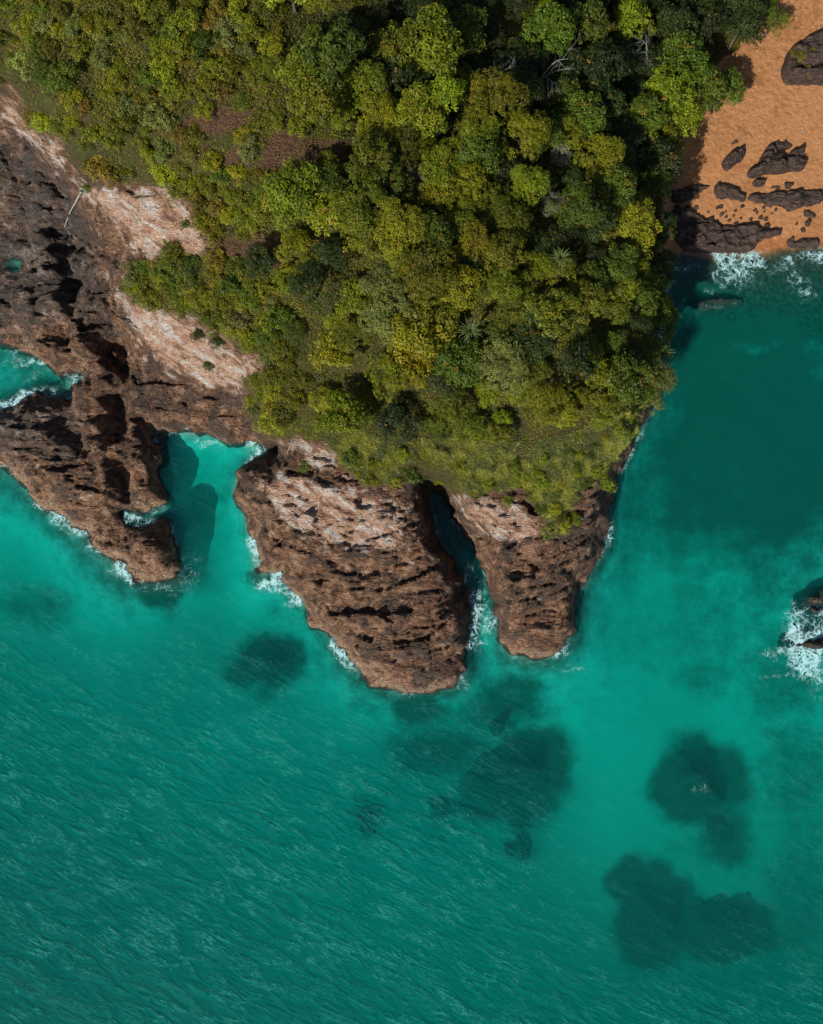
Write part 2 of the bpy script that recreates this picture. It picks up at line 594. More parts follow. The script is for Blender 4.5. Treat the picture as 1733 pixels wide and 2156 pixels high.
# ------------------------------------------------------------------ lie of the land
# breaklines: (x, y in the photograph, height in metres)
LINES = [
    # west: top of the pale scarp, its foot, the rock shelf and its shore
    [(-40, 150, 23), (22, 192, 21.5), (100, 285, 19.5), (160, 365, 18.5), (240, 392, 19), (330, 385, 19.5), (390, 430, 19), (435, 490, 18.5), (445, 560, 17.5), (430, 640, 15.5), (400, 690, 14), (470, 735, 14.5), (525, 765, 14), (520, 810, 11.5), (545, 855, 10.5), (590, 915, 9.5)],
    [(-40, 250, 13), (22, 275, 13), (60, 295, 12), (140, 375, 11), (178, 445, 10), (210, 545, 9), (240, 625, 8.5), (265, 690, 8), (330, 760, 7), (370, 792, 6.4), (480, 820, 5.6), (540, 885, 4.2)],
    [(290, 795, 4.8), (335, 835, 3.8), (430, 855, 3.6), (520, 888, 3)],
    [(334, 889, 2.2), (430, 896, 2.4), (520, 913, 2.0), (560, 930, 1.5)],
    [(330, 903, 0), (380, 908, 0), (430, 912, 0), (490, 926, 0), (540, 930, 0), (575, 940, 0)],
    # west gully
    [(-40, 330, 9), (22, 330, 8.5), (70, 400, 6), (120, 450, 6)], [(-40, 420, 5), (22, 440, 4), (60, 470, 3.5)],
    [(30, 560, -0.5), (42, 565, -0.4)], [(22, 515, 1.5), (62, 505, 0.4)], [(75, 525, 3.6), (108, 545, 4.4), (115, 590, 4.0), (70, 610, 4.2), (35, 610, 2.6)],
    [(158, 480, 3.6), (158, 520, 3.0), (160, 570, 2.7), (164, 640, 2.7)], [(122, 520, 4.0), (126, 580, 3.8), (134, 640, 4.0)], [(184, 540, 6.2), (192, 600, 6.0), (215, 650, 5.6)],
    [(30, 660, 3.8), (80, 660, 4.6), (130, 650, 4.8)], [(30, 700, 1.2), (90, 695, 3.6), (120, 700, 3.4), (175, 690, 4.6), (190, 640, 4.6)],
    [(85, 740, 3.4), (130, 735, 4.2), (200, 735, 5.0), (235, 740, 4.6)], [(225, 640, 5.2), (240, 700, 4.2), (247, 745, 2.4)],
    [(120, 772, 2.2), (170, 770, 3.0), (230, 775, 2.6)],
    [(-60, 715, 0), (22, 715, 0), (60, 738, 0), (112, 762, 0), (122, 785, 0), (174, 784, 0), (180, 796, 0), (152, 805, 0), (152, 818, 0), (142, 842, 0), (126, 828, 0.1), (78, 824, 0), (22, 858, 0), (-40, 880, 0)],
    [(-40, 770, -2.5), (22, 780, -2.2), (60, 785, -1.8), (105, 800, -1.4), (140, 796, -0.8), (170, 790, -0.5)], [(140, 826, -0.4), (142, 832, -0.3)],
    [(258, 752, -0.5), (257, 768, -0.8), (259, 782, -0.5)], [(246, 752, 0.4), (245, 775, 0.3), (256, 795, 0.8), (272, 775, 0.6), (274, 755, 0.7), (262, 738, 1.0)],
    [(290, 770, 4.6), (285, 800, 4.4)],
    # western ridge
    [(-40, 960, 0), (22, 982, 0), (60, 1032, 0), (110, 1085, 0), (165, 1117, 0), (195, 1130, 0)],
    [(22, 955, 1.7), (60, 1000, 1.9), (110, 1058, 1.9), (165, 1095, 1.8), (210, 1108, 1.4)],
    [(-40, 890, 2.0), (30, 880, 2.8), (90, 850, 2.8), (112, 855, 3.0)], [(-40, 910, 3), (40, 910, 3.6), (105, 920, 4.4), (160, 975, 5.0), (190, 1030, 4.8), (215, 1070, 3.8)],
    [(40, 950, 3.0), (90, 990, 3.6), (140, 1040, 3.4), (185, 1080, 2.8)],
    [(138, 850, 1.0), (155, 905, 2.2), (174, 955, 3.4), (198, 987, 4.0)], [(165, 850, 3.0), (184, 905, 4.4), (200, 950, 5.0)],
    [(160, 815, 2.2), (200, 800, 2.8), (228, 805, 3.0)], [(230, 860, 3.6), (234, 950, 4.4), (242, 1030, 3.8), (246, 1070, 2.8)], [(205, 880, 4.4), (212, 960, 5.0), (215, 1030, 4.6)],
    [(255, 805, 1.6), (247, 850, 1.4), (249, 920, 1.0), (259, 1000, 0.6), (265, 1050, 0.2), (262, 1082, -0.2)],
    [(280, 840, 3.2), (291, 930, 3.5), (295, 1000, 3.4), (300, 1050, 2.9)], [(305, 890, 2.8), (309, 960, 2.9), (314, 1030, 2.7), (320, 1060, 2.1)],
    [(329, 925, 0), (330, 965, 0), (337, 1035, 0), (342, 1070, 0), (320, 1080, 0), (295, 1082, 0), (270, 1086, 0)], [(228, 1112, 0.9), (212, 1124, 0.6)],
    [(262, 1096, -0.6), (290, 1091, -1.0), (320, 1088, -1.3), (350, 1084, -1.8)],
    # islet
    [(262, 1110, 0), (300, 1102, 0), (345, 1098, 0), (360, 1112, 0), (370, 1145, 0), (376, 1185, 0), (375, 1222, 0), (330, 1230, 0), (285, 1220, 0), (265, 1195, 0), (240, 1180, 0), (212, 1158, 0), (192, 1143, 0)],
    [(308, 1118, 2.4), (339, 1120, 2.7), (346, 1150, 2.8), (354, 1195, 2.0)], [(285, 1140, 2.8), (296, 1190, 2.2), (335, 1212, 1.4)], [(248, 1140, 1.5), (260, 1168, 1.3), (222, 1145, 1.0)],
    # central promontory
    [(590, 940, 0), (560, 952, 0), (520, 975, 0), (499, 1008, 0), (496, 1040, 0), (514, 1070, 0), (524, 1120, 0), (536, 1165, 0), (540, 1212, 0), (570, 1207, 0), (592, 1204, 0), (612, 1238, 0), (650, 1288, 0), (662, 1312, 0), (690, 1332, 0), (710, 1370, 0), (740, 1405, 0), (800, 1443, 0), (856, 1458, 0), (905, 1450, 0), (955, 1446, 0), (982, 1408, 0), (985, 1345, 0), (1000, 1292, 0), (1001, 1268, 0), (978, 1242, 0), (956, 1195, 0), (932, 1135, 0), (908, 1068, 0), (893, 1035, 0.2)],
    [(600, 955, 5.5), (565, 978, 4.6), (530, 1002, 5.2), (522, 1042, 4.6), (545, 1090, 5.4), (562, 1150, 5.2), (560, 1192, 3.2), (598, 1185, 4.4), (640, 1250, 4.2), (700, 1325, 3.6), (750, 1385, 2.9), (810, 1422, 2.2), (870, 1432, 2.0), (940, 1425, 2.2)],
    [(620, 945, 9), (660, 968, 10.2), (705, 992, 11), (765, 1022, 11.6), (830, 1012, 11.6), (872, 1018, 10.4)],
    [(560, 1015, 7.4), (568, 1045, 7.2), (620, 1065, 7.2), (640, 1015, 8.4)], [(600, 1015, 8.2), (690, 1045, 10.2), (800, 1080, 11), (845, 1095, 9.8)],
    [(640, 1150, 8.2), (760, 1170, 9.4), (845, 1170, 8.6)], [(700, 1250, 6.6), (800, 1280, 7.2), (880, 1280, 6.4)], [(780, 1370, 4.4), (860, 1380, 4.4), (920, 1340, 4.8)],
    [(882, 1055, 7.6), (901, 1130, 6.6), (928, 1200, 5.6), (953, 1262, 4.2), (965, 1340, 3.2)], [(985, 1280, 1.6), (975, 1390, 1.8)],
    # channel floor
    [(903, 1040, -1.0), (920, 1070, -1.6), (945, 1110, -2), (978, 1170, -2.2), (1008, 1230, -2.4), (1022, 1300, -2.8), (1025, 1360, -3.4)],
    # eastern promontory
    [(925, 1035, 0.3), (938, 1058, 0), (966, 1104, 0), (1000, 1138, 0), (1014, 1190, 0), (1032, 1246, 0), (1040, 1300, 0), (1055, 1354, 0), (1080, 1378, 0), (1115, 1388, 0), (1160, 1379, 0), (1190, 1363, 0), (1207, 1326, 0), (1212, 1280, 0), (1226, 1236, 0), (1250, 1192, 0), (1276, 1150, 0), (1283, 1110, 0), (1286, 1078, 0), (1300, 1012, 0), (1322, 965, 0), (1350, 905, 0), (1372, 868, 0), (1388, 815, 0), (1390, 750, 0), (1386, 690, 0), (1390, 640, 0), (1396, 590, 0), (1404, 560, 0)],
    [(950, 1045, 7.6), (985, 1092, 7.0), (1018, 1150, 6.2), (1043, 1220, 5.2), (1054, 1290, 3.8), (1068, 1342, 2.2), (1115, 1372, 1.9), (1165, 1362, 1.9), (1190, 1330, 2.0), (1200, 1270, 3.0)],
    [(1000, 1050, 10.6), (1070, 1058, 11), (1130, 1095, 10.6), (1180, 1100, 10), (1240, 1050, 9.2)], [(1070, 1150, 9), (1150, 1180, 8)], [(1095, 1235, 6.8), (1165, 1240, 6.2)], [(1100, 1268, 5.0), (1170, 1262, 4.8), (1195, 1240, 4.4)], [(1100, 1330, 3.0), (1160, 1325, 2.8)],
    [(1205, 1185, 5.6), (1240, 1125, 6), (1258, 1060, 7), (1280, 1000, 8)],
    # eastern edge and the hill
    [(1300, 930, 11.5), (1330, 860, 12), (1350, 780, 12), (1345, 690, 12.5), (1350, 600, 11.5), (1355, 500, 9.5), (1362, 420, 6.5), (1372, 360, 5)],
    [(1100, 900, 14), (1200, 850, 15), (1250, 750, 16.5)], [(1000, 800, 17), (900, 700, 19), (1150, 700, 19), (1250, 600, 17)], [(1000, 550, 22), (800, 500, 23), (1200, 450, 17)],
    [(600, 600, 19), (600, 750, 16), (700, 850, 14), (600, 850, 13), (800, 920, 12.6), (950, 940, 12.6), (1200, 940, 12.6), (900, 990, 11.8), (1050, 1000, 12), (1150, 1020, 11.5)],
    [(900, 120, 20), (1100, 80, 15), (1250, 110, 10), (1350, 200, 7)], [(1440, 60, 4.6), (1550, 60, 4.0), (1440, 180, 4)], [(1300, 300, 11), (1000, 300, 20), (700, 300, 25), (500, 200, 26), (300, 100, 28), (100, 60, 28), (22, 60, 27), (22, 150, 24)],
    [(200, 300, 23), (350, 350, 21.5), (560, 310, 25), (560, 520, 20.5), (470, 600, 17.8)], [(-150, -100, 30), (300, -120, 30), (700, -120, 27), (1100, -100, 17), (1400, -100, 8), (1700, -100, 6), (1900, -100, 7)],
    # beach
    [(1500, 160, 3.4), (1600, 100, 3.9), (1700, 60, 4.5), (1850, 50, 5)], [(1450, 330, 2.6), (1600, 300, 2.4), (1700, 200, 3.2), (1850, 200, 3.2)], [(1415, 410, 1.7), (1550, 415, 1.4), (1700, 400, 1.4), (1850, 400, 1.4)],
    [(1440, 480, 0.75), (1600, 480, 0.7), (1700, 490, 0.6), (1850, 490, 0.6)], [(1410, 528, 0), (1500, 532, 0), (1600, 528, 0), (1720, 520, 0), (1850, 515, 0)],
    [(1450, 580, -0.7), (1600, 610, -1), (1720, 600, -0.9), (1850, 600, -1)], [(1450, 700, -2.4), (1550, 700, -2.2), (1700, 750, -2.8), (1850, 750, -3)],
    # sea floor
    [(1470, 900, -4), (1650, 950, -3.6), (1850, 950, -3.5)], [(1400, 1100, -4.6), (1600, 1150, -3.4), (1720, 1250, -2.2), (1850, 1250, -2)], [(1350, 1250, -4.8), (1300, 1400, -4.2), (1500, 1450, -5), (1650, 1500, -4), (1850, 1500, -4)],
    [(1200, 1500, -4.0), (1000, 1500, -4.6), (800, 1560, -4.6), (500, 1500, -4)], [(430, 950, -3.2), (420, 1030, -4.2), (430, 1120, -4.4), (440, 1250, -4.4), (330, 1330, -4.2)], [(500, 948, -2.2), (460, 1000, -3.6), (470, 1100, -4.2), (490, 1200, -4.2)],
    [(200, 1400, -4.2), (60, 1150, -4.2), (-60, 1200, -4.5), (100, 1300, -4.5)], [(-100, 1600, -7), (100, 1600, -6.5), (350, 1600, -5.2)], [(-100, 2000, -11), (100, 2000, -10.5), (500, 1800, -6.5), (500, 2100, -9), (100, 2300, -11.5)],
    [(900, 1800, -5.2), (900, 2100, -7.2), (1300, 1700, -5.2), (1250, 2100, -7.4), (900, 2300, -8)], [(1600, 1750, -6.2), (1720, 2050, -8), (1850, 1800, -7), (1600, 2300, -9), (1850, 2300, -9)],
]


def densify(lines, step=0.8):
    P = []
    for ln in lines:
        pts = [(*map(float, at(x, y, z)), float(z)) for x, y, z in ln]
        for a, b in zip(pts[:-1], pts[1:]):
            n = max(1, int(math.hypot(b[0] - a[0], b[1] - a[1]) / step))
            n = min(n, 14)
            for k in range(n):
                P.append([a[i] + (b[i] - a[i]) * k / n for i in range(3)])
        P.append(list(pts[-1]))
    return np.array(P)


CP = densify(LINES)
_, ui = np.unique(np.round(CP[:, :2] / 0.35).astype(int), axis=0, return_index=True)
CP = CP[ui]
n = len(CP)
D = np.hypot(CP[:, None, 0] - CP[None, :, 0], CP[:, None, 1] - CP[None, :, 1])
Am = np.zeros((n + 3, n + 3))
Am[:n, :n] = D - np.eye(n) * 0.02
Am[:n, n] = Am[n, :n] = 1
Am[:n, n + 1:n + 3] = CP[:, :2]
Am[n + 1:n + 3, :n] = CP[:, :2].T
W = np.linalg.solve(Am, np.concatenate([CP[:, 2], [0, 0, 0]]))
GX0, GX1, GY0, GY1, GS = -78.0, 78.0, -66.0, 104.0, 0.33
gx, gy = np.arange(GX0, GX1 + GS, GS), np.arange(GY0, GY1 + GS, GS)
GXX, GYY = np.meshgrid(gx, gy)
FIELD = np.zeros(GXX.shape, np.float32)
cpx, cpy, cw = CP[:, 0].astype(np.float32), CP[:, 1].astype(np.float32), W[:n].astype(np.float32)
for r in range(len(gy)):
    d = np.hypot(gx[:, None].astype(np.float32) - cpx, np.float32(gy[r]) - cpy)
    FIELD[r] = d @ cw + W[n] + W[n + 1] * gx + W[n + 2] * gy[r]
FIELD = np.clip(FIELD, -13, 34)


_gy, _gx = np.gradient(FIELD, GS)
SLOPE = np.hypot(_gx, _gy)


def base_h(x, y, FIELD=FIELD):
    fx = np.clip((np.asarray(x) - GX0) / GS, 0, len(gx) - 1.001)
    fy = np.clip((np.asarray(y) - GY0) / GS, 0, len(gy) - 1.001)
    i, j = fx.astype(int), fy.astype(int)
    u, v = fx - i, fy - j
    return (FIELD[j, i] * (1 - u) + FIELD[j, i + 1] * u) * (1 - v) + (FIELD[j + 1, i] * (1 - u) + FIELD[j + 1, i + 1] * u) * v


# outlines in the photograph
VEG = [(-80, 140), (22, 183), (70, 258), (112, 290), (150, 345), (190, 372), (240, 388), (330, 382), (390, 430), (437, 500), (442, 528), (400, 540), (330, 540), (262, 575), (255, 605), (285, 640), (350, 655), (420, 668), (430, 680), (470, 716), (540, 748), (556, 776), (512, 796), (530, 860), (528, 888), (590, 922), (690, 932), (716, 988), (780, 1030), (860, 1014), (940, 1036), (1020, 1046), (1095, 1032), (1130, 1075), (1165, 1130), (1205, 1110), (1225, 1030), (1290, 1000), (1312, 945), (1342, 912), (1350, 870), (1385, 835), (1400, 780), (1392, 690), (1395, 600), (1395, 520), (1385, 440), (1385, 370), (1400, 330), (1430, 290), (1450, 220), (1480, 150), (1560, 100), (1600, 60), (1620, -60), (1620, -300), (-80, -300)]
BEACH = [(1372, 330), (1392, 300), (1430, 200), (1500, 100), (1560, 60), (1560, -200), (2200, -200), (2200, 1000), (1440, 1000), (1405, 640), (1392, 560), (1388, 470), (1375, 400)]
PALE = [
    [(15, 200), (60, 255), (120, 300), (160, 375), (250, 395), (340, 390), (400, 440), (440, 520), (440, 600), (400, 560), (330, 560), (260, 510), (200, 430), (120, 350), (40, 290), (0, 260)],
    [(240, 590), (330, 560), (420, 590), (440, 650), (420, 690), (480, 730), (545, 770), (520, 815), (500, 830), (420, 810), (360, 790), (320, 760), (270, 690)],
    [(552, 1008), (600, 1000), (700, 1012), (860, 1060), (862, 1150), (760, 1165), (650, 1140), (560, 1060)],
    [(940, 1045), (1020, 1050), (1110, 1065), (1150, 1130), (1080, 1150), (1010, 1120)],
    [(590, 925), (700, 935), (720, 1000), (640, 990)],
    [(60, 510), (110, 520), (115, 570), (70, 600), (40, 560)],
]
DARK = [  # dark gully rock first, then shade painted on north and east rock faces
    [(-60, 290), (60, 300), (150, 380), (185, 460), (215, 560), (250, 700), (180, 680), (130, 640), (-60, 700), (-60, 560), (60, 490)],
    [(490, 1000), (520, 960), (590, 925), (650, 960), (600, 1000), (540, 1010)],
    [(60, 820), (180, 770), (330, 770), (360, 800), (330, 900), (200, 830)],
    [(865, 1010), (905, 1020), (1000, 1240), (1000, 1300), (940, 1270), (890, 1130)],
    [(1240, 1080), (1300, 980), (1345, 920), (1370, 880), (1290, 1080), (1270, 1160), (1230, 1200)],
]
TIDE = [[(10, 960), (60, 990), (120, 1050), (250, 1120), (200, 1160), (100, 1110), (0, 1010)], [(650, 1290), (720, 1330), (800, 1410), (950, 1420), (960, 1460), (800, 1460), (700, 1380)], [(230, 1150), (290, 1190), (370, 1205), (380, 1240), (280, 1240), (220, 1180)]]
SOIL = [(560, 322, 100, 40), (690, 335, 95, 34), (560, 528, 120, 42), (480, 260, 70, 25), (960, 955, 60, 28), (1240, 700, 0.1, 0.1)]
ROCKZONE = dict(
    central=[(480, 930), (600, 925), (640, 930), (760, 1025), (875, 1010), (912, 1040), (960, 1130), (1003, 1230), (1012, 1290), (995, 1480), (700, 1480), (480, 1250)],
    eastern=[(918, 1032), (1100, 1025), (1300, 900), (1400, 840), (1320, 1100), (1230, 1400), (1030, 1420), (1022, 1290), (1010, 1220), (968, 1130)],
    islet=[(185, 1128), (250, 1112), (300, 1095), (360, 1085), (400, 1100), (400, 1260), (200, 1240)],
    ridge=[(-80, 870), (22, 856), (78, 820), (150, 812), (200, 792), (262, 795), (300, 800), (335, 880), (340, 980), (365, 1080), (300, 1095), (250, 1112), (185, 1128), (100, 1140), (-80, 1040)],
)


def veg_amount(px, py):
    return sstep(-10, 14, poly_dist(VEG, px, py) + 26 * fbm(px * 0.03, py * 0.03, 3, 2))


def detail(x, y, h, veg, sandy):
    """rock relief on top of the broad shape"""
    rock = (1 - veg) * (1 - sandy)
    lay = y * 0.95 + h * 0.55 + 0.35 * fbm(x * 0.25, y * 0.25, 3, 1)
    ledge = fbm(x * 0.16 + lay * 0.05, lay * 0.95, 4, 4)
    f1, f2, val = worley(x * 0.15 + 0.25 * fbm(x * .4, y * .4, 3, 5), lay * 0.75, 2)
    crack = sstep(0.0, 0.05, f2 - f1)
    g1, g2, gval = worley(x * 0.45 + 0.3 * fbm(x * .8, y * .8, 2, 6), lay * 2.1, 4)
    ph = lay * 0.62 + 0.9 * fbm(x * 0.11, y * 0.16, 3, 2)
    saw = ph - np.floor(ph)
    ph2 = lay * 1.9 + 0.8 * fbm(x * 0.22, y * 0.3, 3, 5)
    saw2 = ph2 - np.floor(ph2)
    r = 0.35 * ledge + 0.4 * (val - 0.5) - 0.16 * (1 - crack) + 0.34 * (gval - 0.5) - 0.05 * (1 - sstep(0, 0.1, g2 - g1))
    r = r - 0.6 * (saw - 0.5) * (0.15 + 1.2 * np.clip(fbm(x * .12, y * .12, 2, 7) + .4, 0, 1)) - 0.22 * (saw2 - 0.5)
    r = r + 0.35 * fbm(x * 0.7, y * 0.7, 4, 3)
    wob = 0.35 * fbm(x * .5, y * .5, 3, 2)
    r = r + 0.9 * facets(x * 0.17 + wob, lay * 0.40 + wob, 1) + 0.26 * facets(x * 0.42 + wob, lay * 1.15, 3) + 0.12 * facets(x * 1.1, lay * 2.6, 5)
    rid = 1 - np.abs(2.6 * fbm(x * 0.17 + 4, lay * 0.24, 3, 6))
    r = r + 0.7 * (np.clip(rid, 0, 1) - 0.55)
    k1, k2, kval = worley(x * 0.17 + 0.3 * fbm(x * .3, y * .3, 2, 3), lay * 0.20, 5)
    r = r + 0.7 * (kval - 0.5) - 0.15 * (1 - sstep(0, 0.04, k2 - k1))
    b1, b2, bval = worley(x * 0.30 + 0.4 * fbm(x * .5, y * .5, 2, 1), y * 0.34, 6)
    bump_ = np.sqrt(np.clip(1 - (b1 / 0.85) ** 2, 0, 1)) * (0.6 + bval) - 0.5
    r = r + 1.9 * bump_ * sstep(-31, -37, x) * sstep(22, 28, y) * sstep(12, 9, h)
    amp = np.clip(0.16 + 0.20 * h, 0.10, 1.0) / (1 + 0.55 * np.maximum(base_h(x, y, SLOPE) - 0.8, 0))
    soil = 0.7 * fbm(x * 0.25, y * 0.25, 4, 6)
    sand = 0.10 * fbm(x * 0.35, y * 0.35, 3, 5) + 0.03 * fbm(x * 1.5, y * 1.5, 3, 1)
    return rock * amp * r + veg * soil + sandy * sand


def surface(x, y):
    """height and cover of the land at x, y (arrays)"""
    wx = 1.25 * fbm(x * 0.38, y * 0.38, 5, 0)
    wy = 1.25 * fbm(x * 0.38 + 50, y * 0.38 + 9, 5, 1)
    h0 = base_h(x, y)
    px, py = to_px(x, y, h0)
    sandy = sstep(-6, 6, poly_dist(BEACH, px, py))
    veg = veg_amount(px, py)
    k = 1 - np.maximum(sandy, veg * 0.7)
    h = base_h(x + wx * k, y + wy * k)
    veg = veg * sstep(0.5, 1.5, h)
    h = np.where((h < 0) & (sandy < .5), h * 2.4, h)
    smooth = np.zeros(np.shape(x))
    for p in PALE[:2]:
        smooth = np.maximum(smooth, sstep(-25, 25, poly_dist(p, px, py)))
    h = h + detail(x, y, h, veg, sandy) * (1 - 0.6 * smooth)
    return h, veg, sandy


# ------------------------------------------------------------------ land meshes
LS = 0.2
lx, ly = np.arange(-72, 72, LS), np.arange(-32, 100, LS)
LX, LY = np.meshgrid(lx, ly)
LH = base_h(LX, LY)
LVEG, LSAND = np.zeros(LX.shape), np.zeros(LX.shape)
LPX, LPY = to_px(LX, LY, LH)
MK = (LH > -3.0) & (LPX > -150) & (LPX < 1890) & (LPY > -150)
LH[MK], LVEG[MK], LSAND[MK] = surface(LX[MK], LY[MK])
LPX, LPY = to_px(LX, LY, LH)


def polymask(polys, lo, hi):
    r = np.zeros(LX.shape)
    x, y = LPX[MK], LPY[MK]
    q = np.zeros(x.shape)
    for p in polys:
        P = np.array(p)
        b = (x > P[:, 0].min() - 40) & (x < P[:, 0].max() + 40) & (y > P[:, 1].min() - 40) & (y < P[:, 1].max() + 40)
        q[b] = np.maximum(q[b], sstep(lo, hi, poly_dist(p, x[b], y[b])))
    r[MK] = q
    return r


pale = polymask(PALE, -22, 34)
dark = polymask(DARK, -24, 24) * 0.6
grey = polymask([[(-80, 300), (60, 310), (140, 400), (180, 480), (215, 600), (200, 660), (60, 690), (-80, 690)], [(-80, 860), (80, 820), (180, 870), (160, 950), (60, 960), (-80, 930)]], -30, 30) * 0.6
gyy, gxx = np.gradient(LH, LS)
south = sstep(-0.1, 0.5, gyy)
tide = south * np.clip(sstep(-0.02, 0.25, fbm(LX * 0.15, LY * 0.15, 3, 6)) + polymask(TIDE, -15, 20), 0, 1) * 0.85
debris = sstep(400, 200, LPY) + sstep(250, 140, LPY) * 0.5
LV = np.stack([LX, LY, LH], -1).reshape(-1, 3)
LF = grid_faces(len(lx), len(ly))
fc = LF[:, 0]
keep = (LH.ravel()[LF].max(1) > -1.5 + (1.6 * fbm(LX * 0.2, LY * 0.2, 4, 1)).ravel()[fc] * (LSAND.ravel()[fc] > .5))
fpx, fpy = LPX.ravel()[fc], LPY.ravel()[fc]
near = (fpx > -140) & (fpx < 1880) & (fpy > -140)
keep &= near
soilp = np.zeros(LX.shape)
for sx, sy, rx, ry in SOIL:
    soilp = np.maximum(soilp, sstep(1.35, 0.5, np.hypot((LPX - sx) / rx, (LPY - sy) / ry) + 1.1 * fbm(LPX * .022, LPY * .03, 3, 6)))
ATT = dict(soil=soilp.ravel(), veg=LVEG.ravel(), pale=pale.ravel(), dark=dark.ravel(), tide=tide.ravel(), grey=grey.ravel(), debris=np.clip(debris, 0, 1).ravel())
zone = np.zeros(len(LF), int)
fveg = LVEG.ravel()[fc]
for k, nm in enumerate(('central', 'eastern', 'islet', 'ridge')):
    m = inside(ROCKZONE[nm], fpx, fpy) & (fveg < 0.5) & (zone == 0)
    zone[m] = k + 1
zone[(LSAND.ravel()[fc] > 0.5) & (zone == 0)] = 5
wz = [(-80, 120), (22, 180), (240, 385), (450, 480), (480, 640), (560, 780), (540, 850), (600, 945), (300, 960), (200, 800), (-80, 880)]
zone[(zone == 0) & inside(wz, fpx, fpy) & (fveg < 0.5)] = 6
ZN = {
    0: ('headland', M_ROCK, None, None, 'structure'),
    1: ('rock_promontory', M_ROCK, 'broad brown layered rock promontory with pale weathered shoulder, west of the narrow channel', 'promontory', None),
    2: ('rock_promontory', M_ROCK, 'narrow tapering brown rock promontory on the east side of the channel', 'promontory', None),
    3: ('rock_islet', M_ROCK, 'small low brown islet at the tip of the western ridge, ringed by surf', 'islet', None),
    4: ('rock_ridge', M_ROCK, 'long dark layered rock ridge split by a deep cleft, below the pale scarp', 'ridge', None),
    5: ('beach', M_SAND, None, None, 'structure'),
    6: ('cliff', M_ROCK, None, None, 'structure'),
}
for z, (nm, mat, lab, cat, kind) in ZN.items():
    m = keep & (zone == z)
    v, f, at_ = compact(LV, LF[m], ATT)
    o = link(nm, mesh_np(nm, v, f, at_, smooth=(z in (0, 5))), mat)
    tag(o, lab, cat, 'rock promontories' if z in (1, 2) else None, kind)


def land_h(x, y):
    i = int(np.clip((x - lx[0]) / LS, 0, len(lx) - 1))
    j = int(np.clip((y - ly[0]) / LS, 0, len(ly) - 1))
    return float(LH[j, i])


def land_arr(x, y, A_=None):
    i = np.clip((x - lx[0]) / LS, 0, len(lx) - 1).astype(int)
    j = np.clip((y - ly[0]) / LS, 0, len(ly) - 1).astype(int)
    return (LH if A_ is None else A_)[j, i]


def ground_at(px, py, lift=0.0):
    """ground point that shows at px, py (lift: the thing's own height above ground)"""
    z = 5.0
    for _ in range(25):
        x, y = at(px, py, z + lift)
        z = 0.5 * z + 0.5 * land_h(float(x), float(y))
    return Vector((float(x), float(y), land_h(float(x), float(y))))


# ------------------------------------------------------------------ sea floor and water
def spread_coords(a, b, step, far):
    mid = np.arange(a, b + step, step)
    lo = a - np.geomspace(step * 2, far, 9)[::-1]
    hi = mid[-1] + np.geomspace(step * 2, far, 9)
    return np.concatenate([lo, mid, hi])


bx_, by_ = spread_coords(-66, 66, 0.6, 260), spread_coords(-58, 60, 0.6, 260)
BX, BY = np.meshgrid(bx_, by_)
BH = base_h(BX, BY)
BH = np.minimum(BH - 0.35 * sstep(-3.2, -1.2, BH), -0.45 - 0.5 * sstep(0, 2, BH)) + 0.25 * fbm(BX * 0.15, BY * 0.15, 3, 2) * sstep(-1, -3, BH)
bpx, bpy_ = to_px(BX, BY, BH)
WEED = [  # weed and broken rock on the sea floor, plus dark painted over ridge and reef shadows: x, y, rx, ry, strength
    (700, 1340, 120, 90, .55), (600, 1280, 60, 60, .4), (570, 1394, 82, 64, 1.5), (328, 1245, 66, 55, 1.1), (880, 1490, 80, 45, .85), (1060, 1480, 120, 80, .75), (950, 1580, 150, 55, .75), (800, 1480, 90, 50, .5), (860, 1610, 60, 40, .35),
    (770, 1720, 45, 50, .45), (940, 1705, 45, 35, .5), (1100, 1785, 42, 45, .55), (80, 1270, 90, 50, .5), (200, 1240, 60, 35, .3), (310, 1765, 60, 24, .4), (650, 1755, 40, 20, .3), (640, 1480, 120, 40, .22), (760, 1500, 80, 50, .25),
    (1480, 1420, 90, 60, .45), (1540, 1300, 120, 90, .4), (1650, 1130, 190, 190, .7), (1540, 840, 230, 230, 1.1), (1500, 1020, 180, 180, .9), (1660, 1020, 180, 200, 1.0), (1700, 840, 160, 160, 1.0), (1650, 1420, 110, 150, .55), (1450, 620, 170, 95, 1.1), (1620, 620, 220, 95, 1.1), (1760, 620, 200, 95, 1.1), (1500, 730, 200, 110, .85), (1680, 750, 200, 110, .85), (1620, 900, 150, 90, .4), (1440, 800, 80, 160, .8), (1400, 950, 90, 130, .7), (1340, 1060, 80, 140, .6), (1300, 1190, 80, 110, .5), (1250, 1290, 50, 70, .4), (1420, 1120, 130, 130, .45),
    (1476, 1648, 98, 98, 1.5), (1530, 1765, 70, 80, .8), (1378, 1935, 92, 98, 1.7), (1535, 1957, 88, 62, 1.7), (1455, 1940, 70, 56, 1.6), (1325, 1858, 48, 46, 1.2), (1085, 1640, 95, 88, 1.5), (1115, 1605, 85, 80, 1.4), (1025, 1680, 55, 52, 1.2), (1060, 1520, 45, 35, .8), (1340, 1330, 200, 200, .3), (1500, 1300, 160, 160, .45), (1670, 1640, 120, 160, .5), (1690, 1880, 90, 180, .45), (1400, 1800, 100, 40, .3), (1080, 1640, 120, 90, .5), (1520, 2050, 120, 40, .25), (950, 1180, 60, 160, .5), (60, 1060, 90, 60, .5), (160, 1170, 70, 40, .4), (480, 1040, 40, 30, .45), (345, 960, 40, 130, .4), (430, 1000, 110, 130, .3), (480, 1120, 60, 120, .25),
]
weed = np.zeros(BX.shape)
